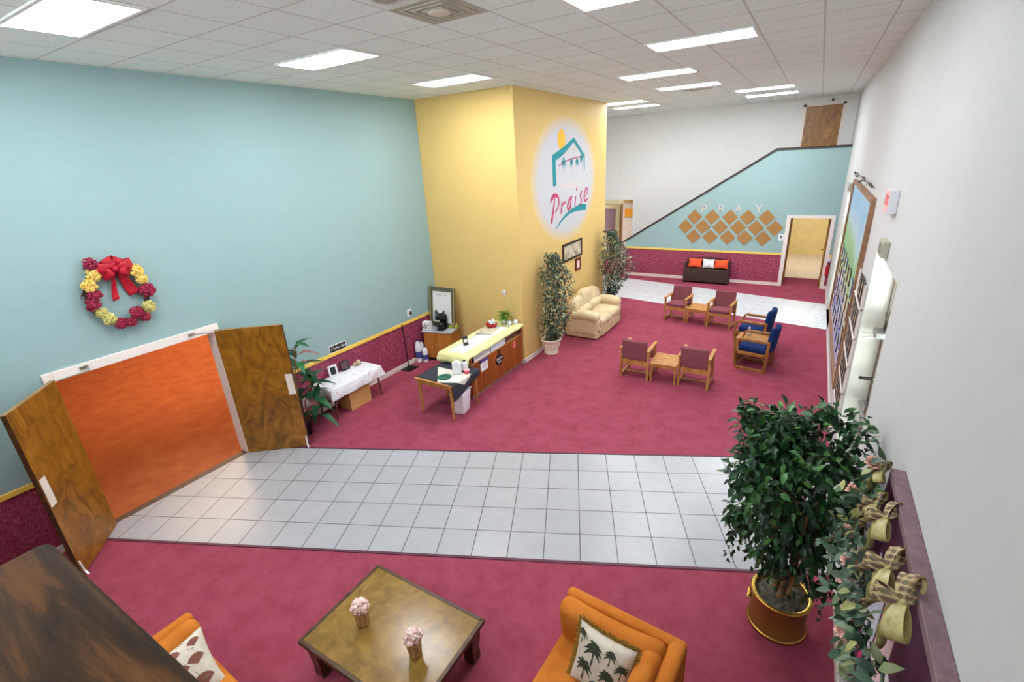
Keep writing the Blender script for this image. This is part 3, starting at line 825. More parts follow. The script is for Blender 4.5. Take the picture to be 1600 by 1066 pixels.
for l, ws in ((([(5.33, 3.28), (5.26, 3.07), (5.13, 2.74)]), [.03, .08, .11]), (([(5.11, 3.17), (5.2, 3.27), (5.36, 3.31), (5.5, 3.24), (5.5, 3.08), (5.33, 2.95)]), [.03, .12, .1, .08, .06, .03]),
              (([(5.68, 3.15), (5.62, 2.89)]), [.05, .08]), (([(5.63, 2.99), (5.73, 3.09), (5.86, 3.12)]), [.03, .05, .07]),
              (([(6.18, 3.21), (6.05, 3.14), (5.97, 3.01), (6.04, 2.93), (6.15, 3.05)]), [.05, .08, .09, .08, .04]), (([(6.2, 3.23), (6.13, 3.04), (6.2, 2.91)]), [.08, .08, .04]),
              (([(6.43, 3.2), (6.37, 2.98)]), [.05, .07]), (([(6.45, 3.33), (6.5, 3.38)]), [.05, .06]),
              (([(6.8, 3.29), (6.69, 3.2), (6.76, 3.08), (6.7, 2.99), (6.6, 3.0)]), [.05, .07, .07, .06, .03]),
              (([(6.93, 3.13), (7.08, 3.19), (7.15, 3.29), (7.04, 3.33), (6.93, 3.17), (6.99, 3.04), (7.17, 3.1)]), [.03, .04, .06, .06, .07, .07, .04])):
    stroke(LT.setdefault(LN[LI], MB()), loc2(l), [q * 0.8 for q in ws], .002, .0025); LI += 1
for k in LT: LT[k].build('brush_letter', 'magenta_paint', t)
sw = MB(); stroke(sw, loc2([(5.33, 2.58), (5.68, 2.76), (6.12, 2.88), (6.63, 2.92), (7.04, 2.89)]), [.015, .05, .08, .14, .15], .002, .0025)
sw.build('swoosh', 'teal_paint', t)

# framed pictures below the sign
def framed(name, label, cat, loc, w_, h_, frame_m, art_m, face=ON_X, fw=0.05, depth=0.03, tilt=None):
    t = thing(name, label, cat, loc)
    fr4 = face.to_4x4() @ (tilt.to_4x4() if tilt is not None else Matrix())
    f = MB(); f.xf = fr4
    a, b = w_ / 2, h_ / 2
    f.box(-a, -b, 0, a, -b + fw, depth); f.box(-a, b - fw, 0, a, b, depth); f.box(-a, -b + fw, 0, -a + fw, b - fw, depth); f.box(a - fw, -b + fw, 0, a, b - fw, depth)
    f.build('frame', frame_m, t, bevel=0.004)
    g = MB(); g.xf = fr4; g.box(-a + fw, -b + fw, 0, a - fw, b - fw, depth * 0.5); g.build('print', art_m, t)
    return t
M['print_land'] = mottled('landscape_print', [(0.3, (120, 112, 84)), (0.45, (180, 170, 140)), (0.6, (214, 204, 186)), (0.8, (150, 120, 110))], 5, 6, 0.5)
M['print_pale'] = mottled('pale_print', [(0.3, (226, 206, 206)), (0.7, (240, 230, 228))], 9, 4, 0.5)
framed('framed_picture', 'wide dark framed landscape on the yellow wall under the painted oval', 'picture', (2.275, 6.2, 1.98), 1.1, 0.42, 'dark_frame', 'print_land', fw=0.05)
framed('framed_picture', 'small reddish framed print on the yellow wall above the cream loveseat', 'picture', (2.275, 6.52, 1.58), 0.3, 0.3, 'red_frame', 'print_pale', fw=0.06)

# ------------------------------------------------------------------ plants
def leaf_cloud(mb, n, sampler, size, droop=0.5):
    for k in range(n):
        p, out = sampler()
        d = (Vector(out) * RND.uniform(0.2, 1.0) + rdir() * 0.75 + Vector((0, 0, -droop))).normalized()
        nr = (Vector((0, 0, 1)) + rdir() * 0.7 + Vector(out) * 0.5).normalized()
        L = size * RND.uniform(0.7, 1.25)
        mb.leaf(p, d, nr, L, L * RND.uniform(0.42, 0.56), 0.18, 0.25)

# big ficus by the white wall
FX, FY = 7.29, -0.46
t = thing('potted_ficus', 'bushy dark green ficus tree in a round copper pot by the white wall', 'potted plant', (FX, FY, 0))
pot = MB().lathe([(0.0, 0.0), (0.215, 0.0), (0.23, 0.012), (0.235, 0.04), (0.222, 0.05), (0.226, 0.31), (0.234, 0.33), (0.238, 0.36), (0.226, 0.365), (0.21, 0.355), (0.205, 0.29), (0.0, 0.29)], n=48)
p_ = pot.build('pot', 'copper', t)
MB().lathe([(0.222, 0.0), (0.243, 0.004), (0.243, 0.028), (0.232, 0.034)], n=48).build('rim', 'brass', p_)
MB().lathe([(0.225, 0.335), (0.243, 0.342), (0.244, 0.362), (0.228, 0.37), (0.212, 0.362)], n=48).build('rim', 'brass', p_)
MB().tube([(-0.232, -0.06, 0.22), (-0.25, -0.05, 0.22), (-0.25, 0.05, 0.22), (-0.232, 0.06, 0.22)], 0.012).ball((-0.24, 0, 0.2), (0.02, 0.04, 0.04)).build('lion_handle', 'brass', p_)
so = MB()
def moss(u, v):
    a = 2 * PI * u; r = 0.2 * v
    return (r * math.cos(a), r * math.sin(a), 0.325 + 0.03 * (1 - v * v) + 0.022 * noise.noise(Vector((r * math.cos(a) * 22, r * math.sin(a) * 22, 1))))
so.sheet(moss, 40, 10)
so.build('moss', 'soil', t)
CRC = Vector((0.0, 0.02, 1.42))
tk = MB()
for k in range(6):
    a = 2 * PI * k / 6
    b = Vector((0.045 * math.cos(a), 0.045 * math.sin(a), 0.3))
    e = CRC + Vector((0.26 * math.cos(a + 0.8), 0.26 * math.sin(a + 0.8), RND.uniform(-0.1, 0.3)))
    m1 = b.lerp(e, 0.4) + Vector((0.03 * math.cos(a + 2), 0.03 * math.sin(a + 2), 0.08)); m2 = b.lerp(e, 0.7) + rdir() * 0.03
    tk.tube([b, m1, m2, e], [0.022, 0.018, 0.013, 0.006], 8)
    for j in range(5):
        q = m1.lerp(e, RND.uniform(0.2, 0.9)); tk.tube([q, q + Vector((rdir().x * 0.2, rdir().y * 0.2, 0.12)), q + Vector((rdir().x * 0.3, rdir().y * 0.3, 0.2))], [0.006, 0.004, 0.002], 5)
tk.v = [Vector((min(q.x, XR - FX - 0.03), q.y, q.z)) for q in tk.v]
tk.build('trunk', 'bark', t)
lumps = [(Vector((RND.uniform(-0.38, 0.32), RND.uniform(-0.38, 0.38), RND.uniform(-0.46, 0.5))), RND.uniform(0.17, 0.27)) for k in range(36)]
lumps += [(Vector((-0.42, 0.1, 0.55)), 0.14), (Vector((0.22, 0.05, 0.58)), 0.2), (Vector((-0.4, -0.1, -0.35)), 0.15), (Vector((0.24, -0.3, -0.45)), 0.2), (Vector((-0.2, 0.0, 0.6)), 0.17), (Vector((0.05, 0.1, 0.66)), 0.13), (Vector((-0.42, -0.1, 0.1)), 0.15), (Vector((-0.1, -0.2, -0.55)), 0.17)]
def crown():
    while True:
        c, r = lumps[RND.randrange(len(lumps))]
        d = rdir()
        p = CRC + c + d * r * (RND.random() ** 0.4)
        if p.x < XR - FX - 0.07 and p.z > 0.55:
            return p, (p - CRC).normalized()
lf = MB(); leaf_cloud(lf, 4800, crown, 0.083, 0.55)
for k in range(26):                                   # hanging sprays below the crown
    a = RND.uniform(PI * 0.6, PI * 1.9); r = RND.uniform(0.2, 0.44)
    x, y = r * math.cos(a), r * math.sin(a)
    z0 = RND.uniform(0.9, 1.1)
    for j in range(9):
        p = Vector((x + RND.uniform(-.025, .025) + 0.01 * j * math.cos(a), y + RND.uniform(-.025, .025), z0 - j * 0.042))
        if p.x < XR - FX - 0.09: lf.leaf(p, (RND.uniform(-.5, .5), RND.uniform(-.5, .5), -1), rdir() + Vector((0, 0, .5)), 0.06, 0.03)
lf.v = [Vector((min(q.x, XR - FX - 0.012), q.y, q.z)) for q in lf.v]
lf.build('foliage', 'leaf', t)

def urn_plant(x, y, label, top, bulge, seed):
    t = thing('potted_tree', label, 'potted plant', (x, y, 0), 0, 'variegated trees in cream urns by the yellow wall')
    u = MB().lathe([(0.0, 0), (0.15, 0.0), (0.16, 0.02), (0.15, 0.05), (0.175, 0.2), (0.2, 0.28), (0.205, 0.3), (0.225, 0.31), (0.23, 0.35), (0.21, 0.36), (0.19, 0.35), (0.18, 0.3), (0, 0.3)], n=36).build('pot', 'urn', t)
    b = MB()
    for k in range(14):
        a = 2 * PI * k / 14
        b.ball((0.186 * math.cos(a), 0.186 * math.sin(a), 0.215), (0.02, 0.02, 0.045), 6, 5)
    b.build('moulded_swag', 'urn', u)
    MB().lathe([(0, 0.31), (0.185, 0.305)], n=24).build('soil', 'soil', t)
    k_ = MB()
    for a in (0, 2.1, 4.2):
        q = [(0.03 * math.cos(a), 0.03 * math.sin(a), 0.29)]
        for j in range(1, 6):
            q.append((0.05 * math.cos(a + j) + bulge * 0.5 * j / 5, 0.05 * math.sin(a + j), 0.29 + (top - 0.4) * j / 5))
        k_.tube(q, [0.016, 0.014, 0.012, 0.01, 0.007, 0.004], 6)
    k_.build('trunk', 'bark', t)
    r0 = random.Random(seed)
    ph = [r0.uniform(0, 6) for _ in range(4)]
    def smp():
        while True:
            v = RND.random()
            z = 0.4 + (top - 0.4) * v
            rr = 0.17 + 0.27 * math.sin(PI * min(1, max(0, (v - 0.05) / 0.95)) ** 0.8) * (0.8 + 0.25 * math.sin(7 * v + ph[0]))
            if v > 0.82: rr *= 0.75
            a = RND.uniform(0, 2 * PI); q = rr * math.sqrt(RND.random())
            rmod = 1 + 0.22 * math.sin(3 * a + ph[1] + 6 * v) + 0.14 * math.sin(5 * a + ph[2] - 9 * v)
            px = q * rmod * math.cos(a) + bulge * (0.2 + 0.55 * math.sin(PI * v)); py = q * rmod * math.sin(a) + 0.06 * math.sin(5 * v + ph[3])
            if x + px > 2.355:
                return Vector((px, py, z)), Vector((math.cos(a), math.sin(a), 0.1))
    f = MB(); leaf_cloud(f, 3300, smp, 0.062, 0.45)
    f.v = [Vector((max(q.x, 2.284 - x), q.y, q.z)) for q in f.v]
    f.build('foliage', 'leaf_var', t)
urn_plant(2.52, 4.5, 'variegated tree in a cream urn near the counter end of the yellow wall', 2.22, 0.22, 3)
urn_plant(2.56, 8.0, 'variegated tree behind the cream loveseat at the far yellow corner', 2.2, 0.22, 5)

# broad-leaved plant behind the right door leaf
t = thing('broad_leaf_plant', 'tall broad-leaved plant in a black pot behind the right door leaf', 'potted plant', (0.37, -0.3, 0))
MB().lathe([(0, 0), (0.11, 0), (0.14, 0.24), (0.15, 0.27), (0.135, 0.275), (0.125, 0.24), (0, 0.24)], n=24).build('pot', 'black', t)
MB().lathe([(0, 0.245), (0.125, 0.242)], n=20).build('soil', 'soil', t)
sm = MB(); lv = MB()
for k, (sx, sy, h, n_) in enumerate(((0.03, 0.0, 1.55, 10), (-0.05, 0.05, 1.12, 12), (0.05, 0.06, 0.95, 12), (0.12, 0.02, 0.6, 5))):
    top = Vector((sx * 2.2 + 0.06, sy * 2 + 0.06, h))
    sm.tube([(sx * 0.6, sy * 0.6, 0.24), (sx * 1.4, sy * 1.2, h * 0.6), top], [0.013, 0.011, 0.008], 7)
    for j in range(n_):
        a = j * 2.4 + k; e = 0.9 - 1.3 * (j / n_)
        d = Vector((math.cos(a), math.sin(a) + 0.2, e * 0.7))
        if d.x < 0: d.x *= 0.3
        lv.leaf(top - Vector((0, 0, 0.05 * j)), d, (0, 0, 1), RND.uniform(0.28, 0.42), RND.uniform(0.11, 0.15), 0.12, 0.5)
sm.build('stem', plain('orange_brown_stem', (176, 110, 66), 0.7), t); lv.v = [Vector((max(q.x, -0.34), q.y, q.z)) for q in lv.v]
lv.build('foliage', 'leaf_croton', t)

# ------------------------------------------------------------------ mauve armchairs and link tables
def side_frame(t, s, w_, d0, d1, armz, mat, lean=0.0):
    x = s * w_
    MB().bar((x, d1, 0), (x, d1, armz - 0.03), 0.04, 0.05).build('leg', mat, t, bevel=0.005)
    MB().bar((x, d0, 0), (x, d0 - lean, armz - 0.03), 0.04, 0.05).build('leg', mat, t, bevel=0.005)
    MB().cbox((x, (d0 + d1) / 2 + 0.01, armz - 0.015), (0.065, d1 - d0 + 0.12, 0.03)).build('arm_rest', mat, t, bevel=0.008)
    MB().cbox((x, (d0 + d1) / 2, 0.05), (0.034, d1 - d0 - 0.05, 0.045)).build('runner', mat, t, bevel=0.004)
def mauve_chair(label, group):
    t = thing('armchair', label, 'chair', (0, 0, 0), 0, group)
    for s in (-1, 1): side_frame(t, s, 0.255, -0.22, 0.25, 0.62, 'oak')
    MB().cbox((0, 0.25, 0.33), (0.47, 0.028, 0.07)).build('seat_rail', 'oak', t, bevel=0.004)
    MB().cbox((0, -0.22, 0.33), (0.47, 0.028, 0.09)).build('seat_rail', 'oak', t, bevel=0.004)
    MB().cbox((0, 0.0, 0.05), (0.47, 0.035, 0.03)).build('stretcher', 'oak', t, bevel=0.004)
    MB().rbox((0, 0.02, 0.405), (0.47, 0.5, 0.09), 0.035, rx(0.06), lambda q: (q.x, q.y, q.z + 0.012 * (1 - (q.x / .24) ** 2) * (1 - (q.y / .25) ** 2))).build('seat', 'mauve', t)
    MB().rbox((0, -0.235, 0.6), (0.47, 0.075, 0.42), 0.03, rx(0.16), lambda q: (q.x, q.y - 0.02 * (1 - (q.x / .24) ** 2), q.z)).build('backrest', 'mauve', t)
    MB().bar((-0.2, -0.235, 0.4), (0.2, -0.235, 0.4), 0.025, 0.05).build('back_rail', 'oak', t)
    return t
MG = 'mauve wood-armed chairs in facing pairs'
ch = mauve_chair('front-row mauve wood-armed chair seen from behind, nearer the cream loveseat', MG)
ch.location = (4.56, 4.2, 0); ch.rotation_euler.z = math.radians(0)
for x, y, a, l in ((5.63, 4.25, 0.0, 'front-row mauve wood-armed chair seen from behind, nearer the blue chairs'),
                   (4.47, 7.92, PI - 0.1, 'far mauve wood-armed chair facing the camera, nearer the cream loveseat'),
                   (5.53, 7.75, PI - 0.1, 'far mauve wood-armed chair facing the camera, nearer the blue chairs')):
    c = copy_tree(ch); c.location = (x, y, 0); c.rotation_euler.z = a; c['label'] = l
def link_table(label, x, y, a, w_=0.52, d_=0.56, h=0.4):
    t = thing('side_table', label, 'side table', (x, y, 0), a, 'wooden tables linking two chairs')
    MB().cbox((0, 0, h - 0.014), (w_, d_, 0.028)).build('tabletop', 'oak', t, bevel=0.005)
    MB().cbox((0, d_ / 2 - 0.03, h - 0.058), (w_ - 0.04, 0.025, 0.06)).cbox((0, -d_ / 2 + 0.03, h - 0.058), (w_ - 0.04, 0.025, 0.06)).build('apron', 'oak', t, bevel=0.003)
    for sx in (-1, 1):
        for sy in (-1, 1):
            MB().cbox((sx * (w_ / 2 - 0.022), sy * (d_ / 2 - 0.05), h / 2 - 0.014), (0.028, 0.028, h - 0.028)).build('leg', 'oak', t, bevel=0.003)
    return t
link_table('low oak table between the two front mauve chairs', 5.095, 4.22, 0.02, 0.48)
link_table('low oak table between the two far mauve chairs', 5.0, 7.83, PI - 0.1, 0.48)
# blue chairs
def blue_chair(label, x, y, a):
    t = thing('armchair', label, 'chair', (x, y, 0), a, 'blue wood-armed chairs by the right wall')
    for s in (-1, 1):
        q = s * 0.265
        pts = [(q, 0.27, 0.03), (q, 0.31, 0.15), (q, 0.33, 0.32), (q, 0.325, 0.48), (q, 0.28, 0.6), (q, 0.2, 0.635)]
        m = MB()
        for i in range(len(pts) - 1): m.bar(pts[i], pts[i + 1], 0.045, 0.04)
        m.build('leg', 'oak_dark', t, bevel=0.008)
        MB().bar((q, -0.24, 0), (q, -0.27, 0.62), 0.045, 0.05).build('leg', 'oak_dark', t, bevel=0.005)
        MB().cbox((q, -0.02, 0.615), (0.06, 0.54, 0.05)).build('arm_rest', 'oak_dark', t, bevel=0.008)
        MB().cbox((q, 0.015, 0.025), (0.045, 0.53, 0.05)).build('runner', 'oak_dark', t, bevel=0.006)
        MB().cbox((q, 0.02, 0.34), (0.035, 0.5, 0.06)).build('seat_rail', 'oak_dark', t, bevel=0.004)
    MB().cbox((0, 0.26, 0.34), (0.49, 0.03, 0.07)).build('front_rail', 'oak_dark', t, bevel=0.004)
    MB().cbox((0, 0.3, 0.2), (0.49, 0.02, 0.34)).build('front_panel', 'oak_dark', t, bevel=0.004)
    MB().rbox((0, 0.02, 0.41), (0.48, 0.5, 0.11), 0.04, rx(0.05), lambda q: (q.x, q.y, q.z + 0.015 * (1 - (q.x / .25) ** 2))).build('seat', 'blue', t)
    MB().rbox((0, -0.27, 0.645), (0.5, 0.11, 0.5), 0.05, rx(0.13), lambda q: (q.x * (1 - 0.16 * max(0, q.z / .25) ** 2), q.y - 0.03 * (1 - (q.x / .25) ** 2), q.z)).build('backrest', 'blue', t)
    return t
BA = PI / 2 - 0.16
bc = blue_chair('nearer royal blue wood-armed chair, closest to the front oak table', 6.5, 5.5, BA)
c = copy_tree(bc); c.location = (6.36, 6.6, 0); c['label'] = 'farther royal blue wood-armed chair, beside the far white tile band'
link_table('low oak table between the two blue chairs', 6.4, 6.05, BA, 0.43, 0.58, 0.41)
t = thing('spray_bottle', 'small white bottle standing on the table between the blue chairs', 'bottle', (6.3, 6.1, 0.41))
MB().lathe([(0, 0), (0.035, 0), (0.037, 0.11), (0.02, 0.14), (0.014, 0.16), (0, 0.16)], n=16).build('body', 'white_plastic', t)
MB().lathe([(0.018, 0.155), (0.018, 0.18), (0.0, 0.19)], n=12).cbox((0.0, -0.02, 0.185), (0.016, 0.06, 0.02)).build('cap', 'white_plastic', t)

# ------------------------------------------------------------------ cream loveseat
t = thing('loveseat', 'overstuffed cream leather loveseat against the yellow wall', 'sofa', (2.78, 6.42, 0), -PI / 2)
W2 = 0.86
MB().rbox((0, -0.02, 0.15), (1.66, 0.84, 0.27), 0.05).build('base', 'cream', t)
MB().rbox((0, 0.415, 0.19), (1.2, 0.06, 0.3), 0.03).build('front_panel', 'cream', t)
puff = lambda a, b, k: (lambda q: (q.x, q.y, q.z + k * max(0, 1 - (q.x / a) ** 2) * max(0, 1 - (q.y / b) ** 2) if q.z > 0 else q.z))
for s in (-1, 1):
    MB().rbox((s * 0.305, 0.08, 0.36), (0.62, 0.76, 0.2), 0.09, rx(0.03), puff(.31, .38, .05)).build('seat_cushion', 'cream', t)
    MB().rbox((s * 0.32, -0.17, 0.56), (0.64, 0.24, 0.24), 0.11, rx(-0.25)).build('lumbar_cushion', 'cream', t)
    a = MB()
    a.rbox((s * 0.73, 0.0, 0.3), (0.24, 0.8, 0.44), 0.08)
    am = a.build('arm', 'cream', t)
    MB().rbox((s * 0.74, 0.05, 0.54), (0.3, 0.7, 0.2), 0.095, None, lambda q: (q.x, q.y, q.z + 0.03 * math.cos(q.y * 6))).build('arm_pillow', 'cream', am)
def bk(q):
    k = 1 - 0.5 * max(0, abs(q.x) / .43) ** 3
    return (q.x * (1 - 0.12 * (q.z / .2)), q.y + 0.02 * k, q.z + (0.07 * (1 - (q.x / .4) ** 2) if q.z > 0 else 0))
MB().rbox((0.0, -0.3, 0.76), (0.6, 0.26, 0.36), 0.12, rx(0.12), bk).build('back_pillow', 'cream', t)
for s in (-1, 1):
    MB().rbox((s * 0.52, -0.29, 0.68), (0.52, 0.26, 0.36), 0.12, ry(s * 0.3) @ rx(0.1), bk).build('back_pillow', 'cream', t)
MB().rbox((0, -0.36, 0.42), (1.62, 0.16, 0.72), 0.07).build('back', 'cream', t)

# ------------------------------------------------------------------ pillows
def pillow(name, label, mats, loc, size, thick, rot, cat='pillow', fringe=None, group=None, prints=None, parent=None):
    t = thing(name, label, cat, loc, 0, group) if (fringe or prints) else None
    a, b = size[0] / 2, size[1] / 2
    def outline(u, v):
        return (a * u * (1 - 0.09 * (1 - v * v) + 0.0), b * v * (1 - 0.09 * (1 - u * u)))
    def surf(u, v, s, off=0.0):
        x, z = outline(u, v)
        h = thick / 2 * (max(0, (1 - abs(u) ** 2.6)) * max(0, (1 - abs(v) ** 2.6))) ** 0.55
        return Vector((x, -s * (h + 0.004 + off), z))
    m = MB(); m.xf = rot.to_4x4()
    m.sheet(lambda i, j: surf(2 * i - 1, 2 * j - 1, 1), 18, 18)
    m.sheet(lambda i, j: surf(1 - 2 * i, 2 * j - 1, -1), 18, 18)
    E = [(-1 + 2 * k / 18, -1) for k in range(18)] + [(1, -1 + 2 * k / 18) for k in range(18)] + [(1 - 2 * k / 18, 1) for k in range(18)] + [(-1, 1 - 2 * k / 18) for k in range(18)]
    for i in range(72):
        p, q = E[i], E[(i + 1) % 72]
        m.add([surf(*p, 1), surf(*p, -1), surf(*q, -1), surf(*q, 1)], [(0, 1, 2, 3)], True)
    if t is None:
        o = m.build(name, mats); o.location = loc
        return tag(o, label, cat, group)
    m.build('cover', mats, t)
    if fringe:
        f = MB(); f.xf = rot.to_4x4()
        for i in range(72 * 5):
            k = i / 5; p, q = E[int(k)], E[(int(k) + 1) % 72]; fr_ = k - int(k)
            u, v = p[0] + (q[0] - p[0]) * fr_, p[1] + (q[1] - p[1]) * fr_
            x, z = outline(u, v); o = Vector((u if abs(u) > .98 else 0.25 * u, 0, v if abs(v) > .98 else 0.25 * v)).normalized()
            c = Vector((x, 0, z)); e = c + o * 0.028 + Vector((RND.uniform(-.008, .008), RND.uniform(-.014, .014), RND.uniform(-.008, .008)))
            f.tube([c, e], [0.007, 0.004], 5)
        f.build('fringe', fringe, t)
    if prints:
        for nm, mat, strokes in prints:
          for strokes in (strokes if isinstance(strokes[0], list) else [strokes]):
            p = MB(); p.xf = rot.to_4x4()
            for pts, ws in strokes:
                P = [Vector(q) for q in pts]
                n = max(2, int(sum((P[i + 1] - P[i]).length for i in range(len(P) - 1)) / 0.06))
                Q = []; WW = []
                for i in range(len(P) - 1):
                    for k in range(n):
                        Q.append(P[i].lerp(P[i + 1], k / n)); WW.append(ws[i] + (ws[i + 1] - ws[i]) * k / n)
                Q.append(P[-1]); WW.append(ws[-1])
                vs = []
                for i, q in enumerate(Q):
                    d = (Q[min(i + 1, len(Q) - 1)] - Q[max(0, i - 1)]).normalized(); nn = Vector((-d.y, d.x)) * WW[i] / 2
                    for w_ in (q + nn, q - nn):
                        vs.append(surf(max(-.96, min(.96, w_.x)), max(-.96, min(.96, w_.y)), 1, 0.0025))
                p.add(vs, [(2 * i, 2 * i + 1, 2 * i + 3, 2 * i + 2) for i in range(len(Q) - 1)], True)
            p.build(nm, mat, t)
    return t
def palm_strokes(cx, cz, s):
    out = [([(cx, cz - 0.5 * s), (cx + 0.03 * s, cz - 0.2 * s), (cx, cz + 0.1 * s)], [0.09 * s, 0.06 * s, 0.06 * s])]
    for k in range(9):
        a = -0.5 + (PI + 1.0) * k / 8
        r = s * RND.uniform(0.38, 0.5)
        out.append(([(cx, cz + 0.1 * s), (cx + 0.55 * r * math.cos(a), cz + 0.1 * s + 0.6 * r * math.sin(a) + 0.05 * s), (cx + r * math.cos(a), cz + 0.1 * s + r * math.sin(a) - 0.1 * s)], [0.1 * s, 0.13 * s, 0.02 * s]))
    return out

# ------------------------------------------------------------------ orange corner chairs
def corner_chair(label, loc, rot, s):
    """front is -Y; the single high arm is on the s side"""
    t = thing('armchair', label, 'chair', loc, rot, 'orange one-armed corner chairs')
    MB().rbox((0, -0.45, 0.2), (0.94, 0.9, 0.26), 0.05).build('base', 'orange', t)
    for sx in (-1, 1):
        for sy in (-0.84, -0.08):
            MB().tube([(sx * 0.4, sy, 0), (sx * 0.4, sy, 0.08)], [0.02, 0.028], 10).build('leg', 'tablewood', t)
    MB().rbox((-s * 0.06, -0.53, 0.39), (0.8, 0.78, 0.18), 0.06, None, puff(.4, .39, .03)).build('seat_cushion', 'orange', t)
    MB().rbox((0, -0.05, 0.44), (0.95, 0.1, 0.7), 0.04).build('back', 'orange', t)
    MB().rbox((-s * 0.05, -0.165, 0.63), (0.84, 0.19, 0.4), 0.085, rx(0.1), lambda q: (q.x, q.y - 0.03 * (1 - (q.x / .41) ** 2), q.z)).build('back_cushion', 'orange', t)
    MB().rbox((s * 0.415, -0.47, 0.45), (0.12, 0.86, 0.7), 0.045).build('arm', 'orange', t)
    MB().rbox((s * 0.3, -0.52, 0.64), (0.15, 0.68, 0.34), 0.07, ry(-s * 0.12), lambda q: (q.x, q.y, q.z + 0.04 * (1 - (q.y / .34) ** 2))).build('side_cushion', 'orange', t)
    return t
corner_chair('orange corner chair with the palm tree pillow', (6.25, -1.64, 0), -0.06, 1)
corner_chair('orange corner chair with the shell print pillow, partly hidden by the dark wood rail', (3.12, -3.79, 0), PI / 2 - 0.04, -1)
prints = []
for cx, cz, s in ((-0.28, 0.38, 0.8), (0.32, 0.55, 0.5), (-0.52, -0.3, 0.78), (0.36, -0.22, 0.76), (0.0, -0.74, 0.6), (0.76, 0.25, 0.5), (-0.82, 0.66, 0.45), (0.78, -0.74, 0.45)):
    prints.append(palm_strokes(cx, cz, s))
M['palm_print'] = plain('dark_green_print', (62, 70, 54), 0.9)
M['ivory'] = mottled('ivory_canvas', [(0.3, (212, 202, 184)), (0.7, (228, 220, 204))], 20, 4, 0.9)
pillow('throw_pillow', 'ivory pillow printed with dark palm trees and edged in gold fringe', 'ivory', (6.22, -2.06, 0.69), (0.44, 0.44), 0.15, rz(-0.12) @ rx(-0.42), fringe=plain('olive_gold_fringe', (150, 112, 42), 0.9), prints=[('palm_print', 'palm_print', prints)])
sh = []
for cx, cz, s in ((-0.1, 0.0, 0.75), (0.55, 0.15, 0.5), (0.0, 0.65, 0.42), (-0.6, -0.5, 0.6), (0.5, -0.6, 0.6), (-0.65, 0.5, 0.45), (0.65, 0.7, 0.36)):
    sh.append([])
    for k in range(7):
        a = 0.5 + 2.1 * k / 6
        sh[-1].append(([(cx, cz - 0.2 * s), (cx + 0.55 * s * math.cos(a), cz + 0.5 * s * math.sin(a))], [0.05 * s, 0.24 * s]))
gl = []
for k in range(26):
    x, z = RND.uniform(-.9, .9), RND.uniform(-.9, .9)
    gl.append(([(x, z), (x + RND.uniform(-.25, .25), z + RND.uniform(-.25, .25))], [0.02, 0.02]))
pillow('throw_pillow', 'ivory pillow printed with brown shells on the orange chair by the dark rail', 'ivory', (3.52, -3.6, 0.62), (0.46, 0.46), 0.15, rz(PI / 2 - 0.15) @ rx(-0.75), prints=[('shell_print', plain('brown_shell_print', (132, 84, 70), 0.9), sh), ('line_print', plain('grey_line_print', (140, 132, 112), 0.9), gl)])

# ------------------------------------------------------------------ coffee table with two vases
t = thing('coffee_table', 'large low wooden coffee table with a glossy aged top', 'coffee table', (4.51, -2.455, 0))
HX, HY = 0.635, 0.46
MB().box(-HX + 0.03, -HY + 0.03, 0.39, HX - 0.03, HY - 0.03, 0.42).build('tabletop', 'tabletop', t)
e = MB()
for q in ([(-HX, -HY), (HX, -HY), (HX - 0.035, -HY + 0.035), (-HX + 0.035, -HY + 0.035)], [(HX, -HY), (HX, HY), (HX - 0.035, HY - 0.035), (HX - 0.035, -HY + 0.035)],
          [(HX, HY), (-HX, HY), (-HX + 0.035, HY - 0.035), (HX - 0.035, HY - 0.035)], [(-HX, HY), (-HX, -HY), (-HX + 0.035, -HY + 0.035), (-HX + 0.035, HY - 0.035)]):
    e.prism(q, 0.378, 0.424)
e.build('edge_moulding', 'tablewood', t, bevel=0.006)
e = MB()
e.box(-HX + 0.12, -HY + 0.06, 0.27, HX - 0.12, -HY + 0.09, 0.385).box(-HX + 0.12, HY - 0.09, 0.27, HX - 0.12, HY - 0.06, 0.385).box(-HX + 0.06, -HY + 0.12, 0.27, -HX + 0.09, HY - 0.12, 0.385).box(HX - 0.09, -HY + 0.12, 0.27, HX - 0.06, HY - 0.12, 0.385)
e.build('apron', 'tablewood', t, bevel=0.004)
for sx in (-1, 1):
    for sy in (-1, 1):
        l = MB(); l.xf = Matrix.Translation((sx * (HX - 0.1), sy * (HY - 0.1), 0))
        vs = []
        for z, r in ((0, 0.05), (0.03, 0.055), (0.12, 0.05), (0.25, 0.062), (0.385, 0.066)):
            vs += [(-r, -r, z), (r, -r, z), (r, r, z), (-r, r, z)]
        l.add(vs, [(3, 2, 1, 0), (16, 17, 18, 19)] + [(4 * i + k, 4 * i + (k + 1) % 4, 4 * i + 4 + (k + 1) % 4, 4 * i + 4 + k) for i in range(4) for k in range(4)])
        l.build('leg', 'tablewood', t, bevel=0.006)
